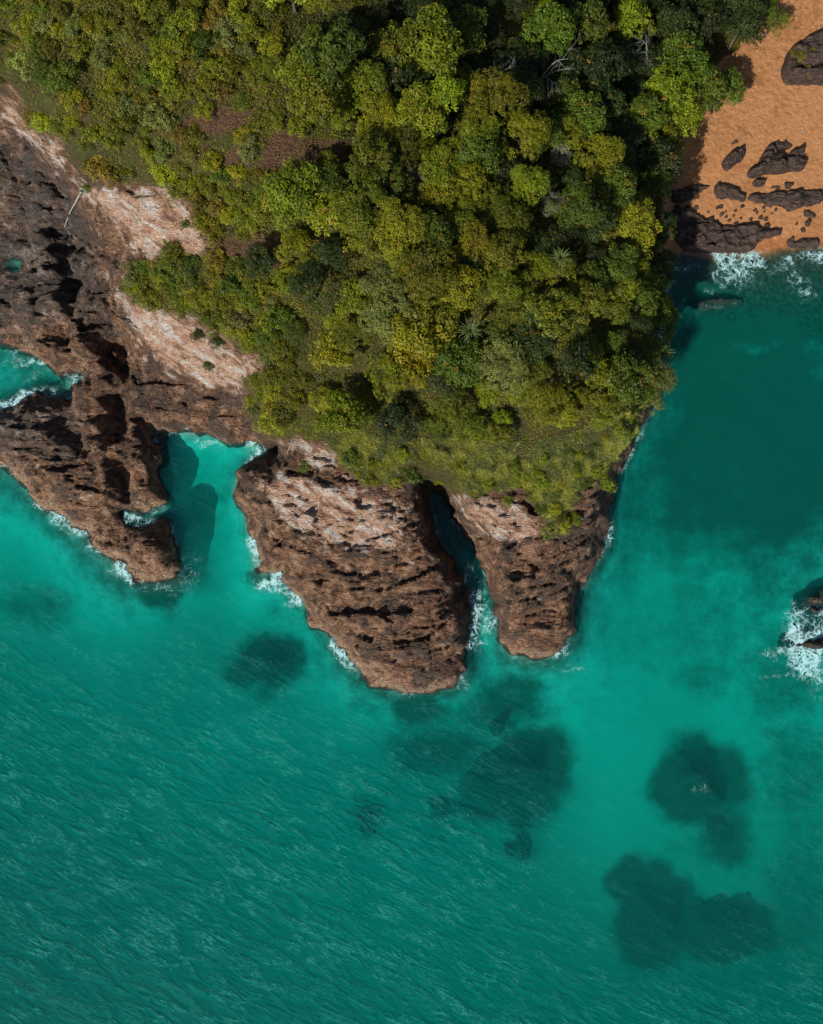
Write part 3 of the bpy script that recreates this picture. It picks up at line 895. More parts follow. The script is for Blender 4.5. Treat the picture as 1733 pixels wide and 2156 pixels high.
for sx, sy, rx, ry, s in WEED:
    q = np.hypot((bpx - sx) / rx, (bpy_ - sy) / ry) + 0.5 * fbm(BX * 0.2 + sx, BY * 0.2, 4, 3)
    weed = np.maximum(weed, min(s, 1.3) * (sstep(1.9, -0.1, q) if rx >= 150 else sstep(1.7, 0.2, q)) * 1.15)
hs = base_h(BX, BY)
weed = np.maximum(weed, 0.75 * (0.45 * sstep(-5.2, -3.0, hs) + 0.55 * sstep(-3.2, -1.2, hs)) * np.where((bpx > 345) & (bpx < 560) & (bpy_ < 1200), 0.7, 1.0))
weed = np.maximum(weed, 1.1 * sstep(800, 690, bpy_) * sstep(1370, 1400, bpx) * (hs < 1))
bed = mesh_np('seabed', np.stack([BX, BY, BH], -1).reshape(-1, 3), grid_faces(len(bx_), len(by_)), dict(weed=weed.ravel()), smooth=True)
tag(link('seabed', bed, M_BED), kind='structure')

wx_, wy_ = spread_coords(-62, 62, 0.4, 230), spread_coords(-56, 62, 0.4, 230)
WX, WY = np.meshgrid(wx_, wy_)
ca, sa = math.cos(math.radians(-24)), math.sin(math.radians(-24))
WPX, WPY = to_px(WX, WY, np.zeros(WX.shape))
chop = sstep(1300, 1900, WPY - 0.25 * (WPX - 866)) * 0.75 + 0.25
chop = chop * (1 - 0.75 * sstep(900, 1350, WPX) * sstep(2250, 1900, WPY))
chop = np.maximum(chop, 0.35 * sstep(1450, 1700, WPX) * sstep(1150, 1450, WPY))
chop = np.where((np.abs(WX) < 70) & (WY < 70), chop, 0.6)


def wave_h(x, y, c):
    u, v = x * ca + y * sa, -x * sa + y * ca
    return c * (0.10 * fbm(u * 0.10, v * 0.32, 3, 3) + 0.012 * fbm(u * 0.6, v * 1.5, 2, 5))


WZ = wave_h(WX, WY, 0.4 + 0.6 * chop)
nxw, nyw = len(wx_), len(wy_)
topv = np.stack([WX, WY, WZ], -1).reshape(-1, 3)
idx = np.arange(nxw * nyw).reshape(nyw, nxw)
ring = np.concatenate([idx[0, :], idx[1:, -1], idx[-1, :-1][::-1], idx[1:-1, 0][::-1]])
botv = topv[ring].copy()
botv[:, 2] = -16.0
base = len(topv)
k = len(ring)
side = [(ring[(i + 1) % k], ring[i], base + i, base + (i + 1) % k) for i in range(k)]
cb = base + k
ctr = np.array([[0, 0, -16.0]])
bot = [(base + (i + 1) % k, base + i, cb, cb) for i in range(k)]
wf = np.concatenate([grid_faces(nxw, nyw), np.array(side)])
wm = mesh_np('sea', np.concatenate([topv, botv]), wf, dict(chop=np.concatenate([chop.ravel(), np.full(k, .5)])), smooth=True)
import bmesh
bm_ = bmesh.new()
bm_.from_mesh(wm)
bm_.verts.ensure_lookup_table()
bm_.faces.new([bm_.verts[base + i] for i in range(k)][::-1])
bm_.to_mesh(wm)
bm_.free()
sea = link('sea', wm, M_WATER)
tag(sea, kind='structure')

# ------------------------------------------------------------------ foam
fx_, fy_ = np.arange(-58, 60, 0.22), np.arange(-40, 62, 0.22)
FX, FY = np.meshgrid(fx_, fy_)
FPX, FPY = to_px(FX, FY, np.zeros(FX.shape))
FPX = FPX + 40 * fbm(FX * 0.25, FY * 0.25, 3, 2)
FPY = FPY + 40 * fbm(FX * 0.25 + 7, FY * 0.25, 3, 5)
foam = np.zeros(FX.shape)
FOAMS = [  # x, y, rx, ry, turn, strength
    (1435, 548, 40, 12, 15, .6), (1480, 568, 55, 11, 25, .4), (1490, 600, 55, 11, -14, .45), (1560, 585, 70, 12, -16, .5), (1610, 556, 75, 10, -8, .42), (1670, 555, 55, 15, -6, .7), (1675, 590, 30, 40, 20, .45), (1740, 545, 60, 25, 0, .9), (1500, 648, 50, 10, 0, .35), (1415, 600, 14, 30, 0, .35),
    (545, 938, 38, 14, -10, .95), (430, 915, 34, 10, 12, .6), (1012, 1262, 24, 34, 20, .6), (1020, 1298, 24, 28, 0, .7), (985, 1215, 18, 30, 20, .5), (1000, 1340, 30, 30, 0, .5), (950, 1120, 12, 60, -25, .3), (915, 1060, 10, 30, 0, .3),
    (885, 1452, 40, 12, -8, .8), (970, 1420, 20, 30, 10, .5), (1150, 1386, 55, 10, 0, .55), (1090, 1385, 35, 10, 10, .4), (580, 1225, 26, 24, 20, .6), (600, 1250, 30, 30, 30, .4), (660, 1305, 20, 14, 20, .5), (505, 1060, 12, 18, -20, .3),
    (195, 1160, 46, 24, 20, .9), (165, 1125, 36, 18, 20, .7), (110, 1095, 30, 12, 35, .4), (290, 1098, 40, 11, -8, .85), (330, 1090, 30, 9, -10, .6), (300, 1190, 16, 40, 5, .45), (400, 1200, 26, 34, 0, .5), (345, 1240, 50, 16, 0, .3), (60, 760, 60, 14, 10, .7), (105, 775, 22, 16, 10, .9), (80, 800, 50, 14, 0, .35), (30, 735, 30, 12, 0, .7),
    (1700, 1395, 34, 50, 0, 1.1), (1640, 1370, 40, 12, 10, .5), (1630, 1420, 60, 9, 18, .5), (1690, 1320, 30, 40, 0, .8), (1600, 1385, 50, 8, 25, .3), (1740, 1340, 50, 60, 0, 1.0), (1480, 1650, 26, 10, -10, .3), (1060, 1525, 24, 8, 0, .25), (1085, 1640, 50, 30, 0, .16), (570, 1400, 30, 12, 20, .2), (1390, 1930, 40, 14, 0, .14), (1290, 1010, 8, 40, 10, .3), (1215, 1320, 12, 40, 10, .25),
]
for sx, sy, rx, ry, a, s in FOAMS:
    a = math.radians(a)
    dx, dy = FPX - sx, FPY - sy
    u, v = (dx * math.cos(a) + dy * math.sin(a)) / rx, (-dx * math.sin(a) + dy * math.cos(a)) / ry
    foam = np.maximum(foam, s * np.exp(-(u * u + v * v) * 0.9))
fh = land_arr(FX, FY)
bh_ = base_h(FX, FY)
shore = sstep(-1.7, -0.1, bh_) * sstep(0.6, 0.1, fh) * sstep(-0.12, 0.30, fbm(FX * 0.16, FY * 0.16, 3, 4)) * 0.8
foam = np.minimum(np.maximum(foam, shore) * (0.75 + 0.9 * fbm(FX * 0.4, FY * 0.4, 3, 7)), 0.72)
# wave height under the foam
ii = np.clip(np.searchsorted(wx_, FX) - 1, 0, nxw - 2)
jj = np.clip(np.searchsorted(wy_, FY) - 1, 0, nyw - 2)
uu, vv = (FX - wx_[ii]) / (wx_[ii + 1] - wx_[ii]), (FY - wy_[jj]) / (wy_[jj + 1] - wy_[jj])
FZ = (WZ[jj, ii] * (1 - uu) + WZ[jj, ii + 1] * uu) * (1 - vv) + (WZ[jj + 1, ii] * (1 - uu) + WZ[jj + 1, ii + 1] * uu) * vv + 0.03
FF = grid_faces(len(fx_), len(fy_))
km = (foam.ravel()[FF].max(1) > 0.03) & (fh.ravel()[FF].min(1) < 0.8)
v, f, at_ = compact(np.stack([FX, FY, FZ], -1).reshape(-1, 3), FF[km], dict(foam=foam.ravel()))
tag(link('sea_foam', mesh_np('sea_foam', v, f, at_, smooth=True), M_FOAM), 'lacy white surf foam washing along the rocks and beach', 'foam', kind='stuff')


# ------------------------------------------------------------------ separate rocks from their outlines
def outline_rock(name, pts, mat, height, base_z, label, cat, step=0.16, edge=0.9, rough=0.35, group=None, lumps=0.8, zref=None, freq=1.0, wf=1.3, top=None, dome=False):
    """a rock with this outline: pts as seen in the photograph at its foot height"""
    zr = base_z if zref is None else zref
    P = np.array([tuple(map(float, at(x, y, zr))) for x, y in pts])
    for _ in range(2):
        Q = np.roll(P, -1, 0)
        P = np.stack([P * .75 + Q * .25, P * .25 + Q * .75], 1).reshape(-1, 2)
    c = P.mean(0)
    lo, hi = P.min(0) - 1, P.max(0) + 1
    xs, ys = np.arange(lo[0], hi[0], step), np.arange(lo[1], hi[1], step)
    X, Y = np.meshgrid(xs, ys)
    d = poly_dist(P, X + 0.35 * rough * fbm(X * wf, Y * wf, 4, 2), Y + 0.35 * rough * fbm(X * wf + 9, Y * wf, 4, 3))
    size = max(d.max(), 0.05)
    e = min(edge, size)
    prof = np.sqrt(np.clip(1 - (1 - np.clip(d / e, 0, 1)) ** 2, 0, 1))
    if dome:
        prof = sstep(0, 1, d / e)
    f1, f2, val = worley(X * 0.8 * freq, Y * 1.4 * freq, 1)
    lump = 1 + lumps * (0.8 * fbm(X * 0.55 * freq, Y * 0.9 * freq, 4, 5) + 0.35 * (val - 0.5) - 0.18 * (1 - sstep(0, .12, f2 - f1)))
    g = land_arr(X, Y) if base_z > -0.3 else np.full(X.shape, base_z)
    Z = g + height * prof * lump + np.where(d < 0, d * 1.2, 0) - 0.04
    if top is not None:  # never breaks the surface
        tt = top + 0.5 * fbm(X * 0.4, Y * 0.4, 4, 1)
        Z = tt - np.log1p(np.exp(np.clip((tt - Z) * 2.0, -30, 30))) / 2.0
    F = grid_faces(len(xs), len(ys))
    k = d.ravel()[F].max(1) > -0.28
    v, f, _ = compact(np.stack([X, Y, Z], -1).reshape(-1, 3), F[k], {})
    b = v.min(0)[2]
    v = v - np.array([c[0], c[1], b])
    o = link(name, mesh_np(name, v, f), mat, None, (c[0], c[1], b))
    return tag(o, label, cat, group)


def z3(L):
    return [((1540 + X / 4.268) * .8905, (60 + Y / 4.268) * .8905) for X, Y in L]


def z4(L):
    return [((1540 + X / 4.268) * .8905, (400 + Y / 4.268) * .8905) for X, Y in L]


G_BR = 'dark rocks on the orange sand'
BR = [
    (z3([(685, 1430), (740, 1350), (840, 1270), (925, 1270), (920, 1360), (840, 1420), (750, 1475)]), .8, 2.0, 'single dark oval boulder lying on the orange sand'),
    (z3([(960, 1500), (1000, 1450), (1060, 1440), (1090, 1330), (1150, 1235), (1230, 1260), (1310, 1340), (1380, 1350), (1370, 1290), (1500, 1250), (1520, 1310), (1500, 1350), (1550, 1400), (1540, 1440), (1420, 1480), (1180, 1490), (1090, 1530), (1000, 1540)]), 1.1, 2.0, 'largest dark rock on the open sand, shaped like a boot'),
    (z3([(1180, 1240), (1250, 1185), (1310, 1210), (1340, 1150), (1410, 1200), (1410, 1250), (1280, 1258)]), .5, 2.2, 'low jagged dark rock just behind the boot-shaped rock'),
    (z3([(1525, 1300), (1550, 1285), (1590, 1300), (1570, 1325), (1535, 1320)]), .25, 2.1, 'small dark stone off the east end of the boot-shaped rock'),
    (z3([(800, 1190), (825, 1160), (885, 1180), (850, 1215), (820, 1212)]), .25, 2.3, 'small dark stone inland of the oval boulder'),
    (z3([(1010, 1620), (1040, 1575), (1120, 1575), (1155, 1610), (1100, 1650)]), .5, 1.5, 'rounded dark stone below the boot-shaped rock'),
    (z3([(1180, 1625), (1250, 1635), (1320, 1645), (1280, 1680), (1230, 1650)]), .25, 1.5, 'thin flat dark stone trailing from the rounded stone'),
    (z3([(1345, 1580), (1385, 1592), (1450, 1600), (1410, 1640), (1350, 1650)]), .4, 1.5, 'squarish dark stone above the long dark reef band'),
    (z3([(190, 1780), (170, 1690), (260, 1690), (320, 1650), (470, 1630), (605, 1640), (490, 1680), (420, 1760), (320, 1790), (240, 1820)]), .55, 1.3, 'ragged dark rock strip on the sand nearest the overhanging trees'),
    (z3([(630, 1740), (630, 1640), (650, 1615), (700, 1640), (770, 1630), (820, 1660), (860, 1630), (870, 1700), (950, 1720), (950, 1780), (860, 1755), (720, 1750)]), .6, 1.3, 'blocky dark rock with notched top edge in the middle of the reef line'),
    (z3([(960, 1770), (960, 1720), (1100, 1700), (1330, 1700), (1420, 1680), (1520, 1665), (1640, 1670), (1740, 1680), (1740, 1800), (1640, 1810), (1480, 1830), (1430, 1890), (1330, 1840), (1100, 1800)]), .6, 1.2, 'long dark reef band running out of view across the sand'),
    (z3([(878, 1830), (910, 1803), (945, 1828), (910, 1847)]), .3, 1.1, 'small dark stone seaward of the notched blocky rock'),
    (z3([(1515, 1880), (1560, 1878), (1650, 1900), (1650, 1950), (1550, 1930)]), .45, .9, 'smooth dark stone seaward of the long reef band'),
    (z3([(1540, 2000), (1570, 1975), (1615, 1990), (1600, 2030), (1550, 2030)]), .35, .7, 'knobbly dark stone near the wet sand'),
    (z3([(1440, 2000), (1460, 1985), (1480, 2000), (1460, 2020)]), .2, .7, 'tiny dark stone beside the knobbly stone'),
    (z3([(1480, 2070), (1520, 2045), (1560, 2070), (1530, 2092)]), .3, .6, 'flat dark stone on wet sand below the knobbly stone'),
    (z4([(190, 420), (260, 400), (400, 480), (500, 500), (620, 520), (720, 590), (880, 560), (1050, 560), (1120, 600), (1320, 620), (1300, 680), (1100, 700), (1060, 830), (600, 830), (300, 800), (180, 640)]), .75, .6, 'broad broken dark rock shelf at the water edge below the beach'),
    (z4([(1360, 790), (1400, 670), (1440, 730), (1500, 690), (1700, 690), (1700, 800)]), .5, .4, 'dark wet rock at the end of the sand by the surf'),
]
for pts, hh, bz, lab in BR:
    outline_rock('boulder', pts, M_BROCK, hh * 1.35, bz, lab, 'rock', 0.10, edge=0.7, rough=1.1, group=G_BR, freq=1.3, lumps=1.0)
tr = outline_rock('rock_outcrop', z3([(1300, 480), (1330, 340), (1400, 260), (1560, 170), (1760, 150), (1800, 600), (1640, 600), (1350, 595), (1310, 530)]), M_BROCK, 1.9, 3.4, 'big grey-brown outcrop at the back of the beach with tufts on top', 'rock', 0.14, edge=0.6, rough=0.8, freq=1.0)
outline_rock('tidal_rock', z4([(370, 1340), (480, 1290), (650, 1270), (940, 1270), (980, 1350), (830, 1370), (640, 1420), (560, 1440), (480, 1400)]), M_REEF, 1.45, -1.6, 'brown rock just awash in the surf off the beach', 'rock', 0.2, edge=1.6, zref=-0.2)
outline_rock('tidal_rock', [(1688, 1280), (1705, 1245), (1770, 1230), (1830, 1260), (1800, 1298), (1715, 1296)], M_ROCK, 2.5, -2.0, 'dark rock breaking the water off the east shore, inland of the orange one', 'rock', 0.2, edge=1.6, zref=0)
outline_rock('tidal_rock', [(1655, 1362), (1685, 1340), (1760, 1330), (1820, 1350), (1780, 1372), (1700, 1372)], M_REEF, 2.7, -2.2, 'orange-brown rock in white surf off the east shore', 'rock', 0.2, edge=1.4, zref=0)

# small stones strewn along the shelf
G_ST = 'small stones strewn along the rock shelf'
st = random.Random(4)
spots = []
for i in range(34):
    X, Y = st.uniform(180, 1250), st.uniform(380, 610)
    spots.append((X, Y, st.uniform(14, 30)))
spots += [(270, 95, 16), (240, 160, 10), (700, 470, 26), (780, 520, 22), (1095, 490, 24), (1130, 440, 16), (1000, 510, 26), (740, 440, 14), (450, 410, 24)]
stone_pos = []
for X, Y, r in spots:
    pts = [(X + r * (0.7 + .5 * st.random()) * math.cos(a), Y + r * .7 * (0.7 + .5 * st.random()) * math.sin(a)) for a in [2 * math.pi * k / 8 for k in range(8)]]
    o = outline_rock('stone', z4(pts), M_BROCK, 0.16 + r * .008, .8, 'x', 'stone', 0.09, edge=0.3, rough=0.3, group=G_ST, freq=2.5)
    stone_pos.append((o, X, Y, r))

# submerged rocks
G_SUB = 'submerged rocks seen through the water'
SUB = [
    ([(492, 1385), (510, 1355), (560, 1345), (610, 1350), (640, 1380), (640, 1415), (600, 1440), (560, 1440), (520, 1420)], 2.9, -4.4, 'dark round submerged rock west of the broad promontory'),
    ([(985, 1690), (1000, 1620), (1060, 1575), (1110, 1555), (1155, 1570), (1165, 1640), (1160, 1675), (1110, 1660), (1060, 1690), (1030, 1715)], 3.2, -4.9, 'large notched submerged rock with reddish top, south of the channel'),
    ([(1035, 1520), (1055, 1508), (1085, 1515), (1075, 1540), (1048, 1542)], 2.6, -4.4, 'small reddish submerged rock between the promontories and the notched rock'),
    ([(1395, 1600), (1430, 1570), (1500, 1570), (1545, 1600), (1555, 1660), (1540, 1710), (1480, 1715), (1420, 1680)], 3.8, -5.4, 'round submerged rock with a wisp of foam on its crown'),
    ([(1480, 1730), (1530, 1720), (1570, 1760), (1560, 1800), (1510, 1800)], 1.6, -6.0, 'dim submerged rock trailing south of the foam-capped one'),
    ([(1320, 1850), (1360, 1845), (1420, 1865), (1475, 1900), (1480, 1970), (1445, 2020), (1385, 2022), (1335, 1975), (1318, 1905)], 3.6, -6.8, 'biggest dark submerged rock, western of the joined pair'),
    ([(1455, 1905), (1520, 1895), (1600, 1925), (1625, 1960), (1600, 2000), (1540, 1988), (1475, 1965)], 3.2, -6.8, 'dark oval submerged rock, eastern of the joined pair'),
    ([(1060, 1790), (1090, 1765), (1130, 1780), (1125, 1815), (1085, 1820)], 0.8, -5.3, 'faint small submerged rock alone on pale sand south of the notched rock'),
    ([(735, 1730), (770, 1685), (805, 1710), (800, 1750), (760, 1765)], 0.7, -5.0, 'faint submerged rock west of the notched rock'),
    ([(905, 1700), (940, 1685), (970, 1710), (945, 1735), (915, 1725)], 0.7, -5.0, 'faint little submerged rock beside the notched rock'),
    ([(262, 1225), (375, 1228), (382, 1260), (350, 1285), (300, 1280), (270, 1255)], 1.6, -3.8, 'dark submerged foot of rock just south of the islet'),
]
for pts, hh, bz, lab in SUB:
    outline_rock('submerged_rock', pts, M_REEF, hh, bz - 0.5, lab, 'rock', 0.25, edge=5.0, rough=4.5, group=G_SUB, lumps=0.35, zref=bz * .6, freq=0.7, wf=0.4, top=-0.7, dome=True)


# ------------------------------------------------------------------ foliage
def leaf_quads(cen, nrm, size, asp, roll, fold=0.0):
    """diamond leaves at cen with normals nrm"""
    n = len(cen)
    nrm = nrm / np.linalg.norm(nrm, axis=1, keepdims=True)
    ref = np.where(np.abs(nrm[:, 2:3]) < 0.9, np.array([[0, 0, 1.0]]), np.array([[1.0, 0, 0]]))
    u = np.cross(ref, nrm)
    u /= np.linalg.norm(u, axis=1, keepdims=True)
    w = np.cross(nrm, u)
    c, s = np.cos(roll)[:, None], np.sin(roll)[:, None]
    d = u * c + w * s
    e = -u * s + w * c
    L, Wd = size[:, None], (size * asp)[:, None]
    V = np.stack([cen - d * L * .5, cen + e * Wd * .5 + nrm * L * fold, cen + d * L * .5, cen - e * Wd * .5 + nrm * L * fold], 1)
    return V.reshape(-1, 3)


def crown_mesh(name, R, seed, lobes=18, flat=0.62, ros=24, leaf=0.34, nleaf=6, ragged=0.25, asp=0.42):
    r = np.random.default_rng(seed)
    C, Nn, S, RO, T = [], [], [], [], []
    for i in range(lobes):
        a = r.random() * 2 * math.pi
        q = math.sqrt((i + 0.5) / lobes) * 0.86 * R * (1 + 1.6 * ragged * (r.random() - .5))
        lr = R * (0.17 + 0.24 * r.random())
        zc = flat * R * math.sqrt(max(0.05, 1 - (q / R) ** 2)) * (0.55 + 0.5 * r.random())
        lc = np.array([q * math.cos(a + i * 2.4), q * math.sin(a + i * 2.4), zc])
        lt = 0.30 + 0.4 * r.random()
        nr = int(ros * (lr / (0.32 * R)) ** 2)
        th, ph = r.random(nr) * 2 * math.pi, np.arccos(1 - 1.45 * r.random(nr))
        dirs = np.stack([np.sin(ph) * np.cos(th), np.sin(ph) * np.sin(th), np.cos(ph)], 1)
        rad = lr * (0.72 + 0.36 * r.random(nr))
        rc = lc + dirs * rad[:, None] * np.array([1, 1, 0.8])
        rt = np.clip(lt + 0.38 * (r.random(nr) - 0.5), 0, 0.94)
        rt = np.where(r.random(nr) < 0.012, 0.99, rt)
        for k in range(nleaf):
            ang = 2 * math.pi * k / nleaf + r.random(nr) * 0.9
            up = dirs * 0.6 + np.array([0, 0, 0.55]) + 0.45 * r.normal(size=(nr, 3))
            sz = leaf * (0.7 + 0.6 * r.random(nr))
            off = np.stack([np.cos(ang), np.sin(ang), 0.25 * r.normal(size=nr)], 1) * sz[:, None] * 0.55
            C.append(rc + off)
            Nn.append(up)
            S.append(sz)
            RO.append(ang + r.normal(size=nr) * 0.5)
            T.append(np.clip(rt + 0.12 * r.normal(size=nr) * (rt < .95), 0, 1))
    C, Nn, S, RO, T = map(np.concatenate, (C, Nn, S, RO, T))
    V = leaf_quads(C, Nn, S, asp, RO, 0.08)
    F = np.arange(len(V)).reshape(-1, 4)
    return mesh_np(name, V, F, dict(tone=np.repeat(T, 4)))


def trunk_mesh(name, R, H, seed, limbs=6):
    r = random.Random(seed)
    parts = [tube_np([(0, 0, -0.5), (0.06, 0, H * .35), (-0.05, 0.08, H * .75), (0, 0, H)], [.17, .14, .11, .06])]
    for i in range(limbs):
        a = 2 * math.pi * i / limbs + r.random()
        q = R * (0.45 + .35 * r.random())
        z0 = H * (0.45 + .35 * r.random())
        e = Vector((q * math.cos(a), q * math.sin(a), H + R * 0.25 * r.random()))
        m = Vector((e.x * .45, e.y * .45, z0 + (e.z - z0) * .6))
        parts.append(tube_np([(0, 0, z0), m, e], [.08, .055, .02], 5))
    v, f = join_np(parts)
    return mesh_np(name, v, f, smooth=True)


TREE_R, TREE_H = 2.3, 3.4
TREES = []
for k in range(6):
    TREES.append((crown_mesh('crown', TREE_R, 11 + k, lobes=22 + k % 3 * 4, ros=28, leaf=0.30, nleaf=6, flat=0.66 + .05 * (k % 2)), trunk_mesh('trunk', TREE_R, TREE_H, 30 + k)))
FINE = []
for k in range(4):
    FINE.append((crown_mesh('crown', TREE_R, 51 + k, lobes=28, ros=38, leaf=0.19, nleaf=6, flat=0.6, asp=0.34), trunk_mesh('trunk', TREE_R, TREE_H, 60 + k)))
SHRUB_R = 1.15
SHRUBS = []
for k in range(6):
    SHRUBS.append((crown_mesh('foliage', SHRUB_R, 81 + k, lobes=13 + k % 3, ros=22, leaf=0.18, nleaf=5, flat=0.55, ragged=.5), trunk_mesh('stem', SHRUB_R * .8, 0.6, 90 + k, 4)))
for cm, tm in TREES + FINE + SHRUBS:
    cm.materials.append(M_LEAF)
    tm.materials.append(M_BARK)

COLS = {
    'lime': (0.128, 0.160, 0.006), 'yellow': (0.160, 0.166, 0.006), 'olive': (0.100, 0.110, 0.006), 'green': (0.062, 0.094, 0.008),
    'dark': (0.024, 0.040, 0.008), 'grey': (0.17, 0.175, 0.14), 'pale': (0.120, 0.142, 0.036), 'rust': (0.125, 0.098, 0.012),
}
WORD = {'lime': 'bright lime-green', 'yellow': 'yellow-green', 'olive': 'olive-green', 'green': 'mid-green', 'dark': 'dark green', 'grey': 'grey leafless-looking', 'pale': 'pale grey-green', 'rust': 'brownish'}
PLANTS = []  # (object, kind, colour, px, py, radius)


def place(kind, protos, idx, loc, scale, rot, colname, px, py, rad):
    cm, tm = protos[idx % len(protos)]
    root = bpy.data.objects.new(kind, None)
    COL.objects.link(root)
    root.location = loc
    root.rotation_euler = (RNG.normal() * .05, RNG.normal() * .05, rot)
    root.scale = scale
    root.empty_display_size = 0.2
    c = COLS[colname]
    j = 1 + 0.16 * RNG.normal()
    g = 1 + 0.07 * RNG.normal()
    colr = (max(c[0] * j, .01), max(c[1] * j * g, .01), c[2] * j, 1)
    for nm, me, zz in ((cm.name.split('.')[0], cm, None), (tm.name.split('.')[0], tm, 0)):
        o = bpy.data.objects.new(nm, me)
        COL.objects.link(o)
        o.parent = root
        o.color = colr
        if zz is None:
            o.location = (0, 0, TREE_H - 0.4 if kind.endswith('tree') else 0.25)
    PLANTS.append((root, kind, colname, px, py, rad))
    return root


# trees one can pick out: x, y in the photograph, radius in metres, colour, fine leaves?
KEY = [
    (905, 105, 3.2, 'lime', 0), (690, 125, 3.2, 'green', 0), (640, 160, 2.3, 'lime', 0), (1040, 205, 2.9, 'yellow', 1), (980, 60, 2.2, 'green', 0), (830, 95, 2.2, 'olive', 0), (612, 405, 3.0, 'lime', 0), (580, 440, 2.2, 'yellow', 0),
    (690, 450, 2.6, 'yellow', 0), (760, 430, 3.0, 'olive', 1), (840, 470, 2.7, 'yellow', 1), (770, 500, 2.2, 'olive', 0), (690, 395, 2.1, 'green', 0), (810, 385, 2.3, 'green', 0),
    (1440, 130, 3.2, 'green', 0), (1405, 205, 3.0, 'lime', 0), (1475, 190, 2.9, 'green', 0), (1520, 195, 2.3, 'green', 0), (1430, 260, 2.7, 'lime', 0), (1395, 305, 2.4, 'lime', 0), (1350, 250, 2.4, 'green', 0),
    (1262, 340, 2.6, 'yellow', 1), (1300, 395, 2.4, 'green', 0), (1180, 325, 1.3, 'grey', 1), (880, 365, 1.3, 'grey', 1), (1160, 430, 1.4, 'grey', 1), (1070, 465, 2.4, 'olive', 1), (1060, 540, 2.2, 'olive', 0), (930, 410, 2.0, 'yellow', 0),
    (820, 655, 2.9, 'pale', 1), (800, 600, 2.2, 'pale', 1), (1060, 770, 2.9, 'pale', 1), (1150, 850, 2.6, 'yellow', 1), (1190, 870, 1.8, 'yellow', 0), (960, 600, 2.2, 'yellow', 0), (1230, 640, 2.2, 'olive', 0), (1300, 560, 2.3, 'green', 0), (1350, 640, 1.9, 'green', 0), (1385, 640, 1.6, 'green', 0),
    (1380, 480, 2.2, 'dark', 0), (1385, 560, 2.0, 'dark', 0), (1375, 400, 2.1, 'green', 0), (1350, 740, 1.9, 'olive', 1), (1385, 800, 2.0, 'pale', 1), (1365, 845, 1.6, 'pale', 1), (1260, 150, 2.6, 'dark', 0), (1160, 70, 2.7, 'green', 0), (1230, 60, 2.5, 'green', 0), (1560, 60, 2.6, 'dark', 0), (1490, 70, 2.7, 'dark', 0), (1570, 20, 2.6, 'dark', 0), (1420, 60, 2.6, 'dark', 0), (1630, 45, 1.8, 'green', 1),
    (880, 240, 2.5, 'lime', 0), (935, 215, 2.2, 'lime', 0), (850, 310, 2.2, 'olive', 1), (1100, 290, 2.6, 'yellow', 1), (1000, 330, 2.3, 'green', 0), (1110, 380, 2.2, 'lime', 1),
]


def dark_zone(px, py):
    """where trees stand taller and deep shade is painted in as darker leaves"""
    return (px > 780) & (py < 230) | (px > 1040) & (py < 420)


SCRUB = [(-100, -300), (560, -300), (600, 60), (560, 230), (720, 300), (560, 560), (640, 780), (600, 900), (500, 900), (380, 700), (200, 560), (-100, 300)]


def soilv(px, py):
    q = np.zeros(np.shape(px))
    for a, b, c, d in SOIL:
        q = np.maximum(q, sstep(1.25, 0.6, np.hypot((px - a) / c, (py - b) / d) + 1.1 * fbm(np.asarray(px) * .022, np.asarray(py) * .03, 3, 6)))
    return q


FRINGE = [(520, 860), (600, 885), (700, 905), (860, 925), (980, 925), (1100, 935), (1200, 915), (1290, 880), (1360, 850), (1360, 920), (1330, 960), (1300, 1010), (1230, 1030), (1200, 1130), (1160, 1140), (1100, 1040), (940, 1040), (860, 1020), (780, 1035), (700, 990), (590, 930)]
taken = []


def free(p, r, k):
    return all((p.x - q[0]) ** 2 + (p.y - q[1]) ** 2 > (k * (r + q[2])) ** 2 for q in taken)


for i, (px, py, R, cn, fine) in enumerate(KEY):
    h = TREE_H * R / TREE_R * (1.25 if dark_zone(px, py) else 1.0)
    g = ground_at(px, py, h * .9)
    s = R / TREE_R
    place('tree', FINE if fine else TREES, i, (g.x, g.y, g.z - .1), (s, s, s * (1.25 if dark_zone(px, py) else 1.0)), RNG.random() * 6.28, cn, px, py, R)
    taken.append((g.x, g.y, R))

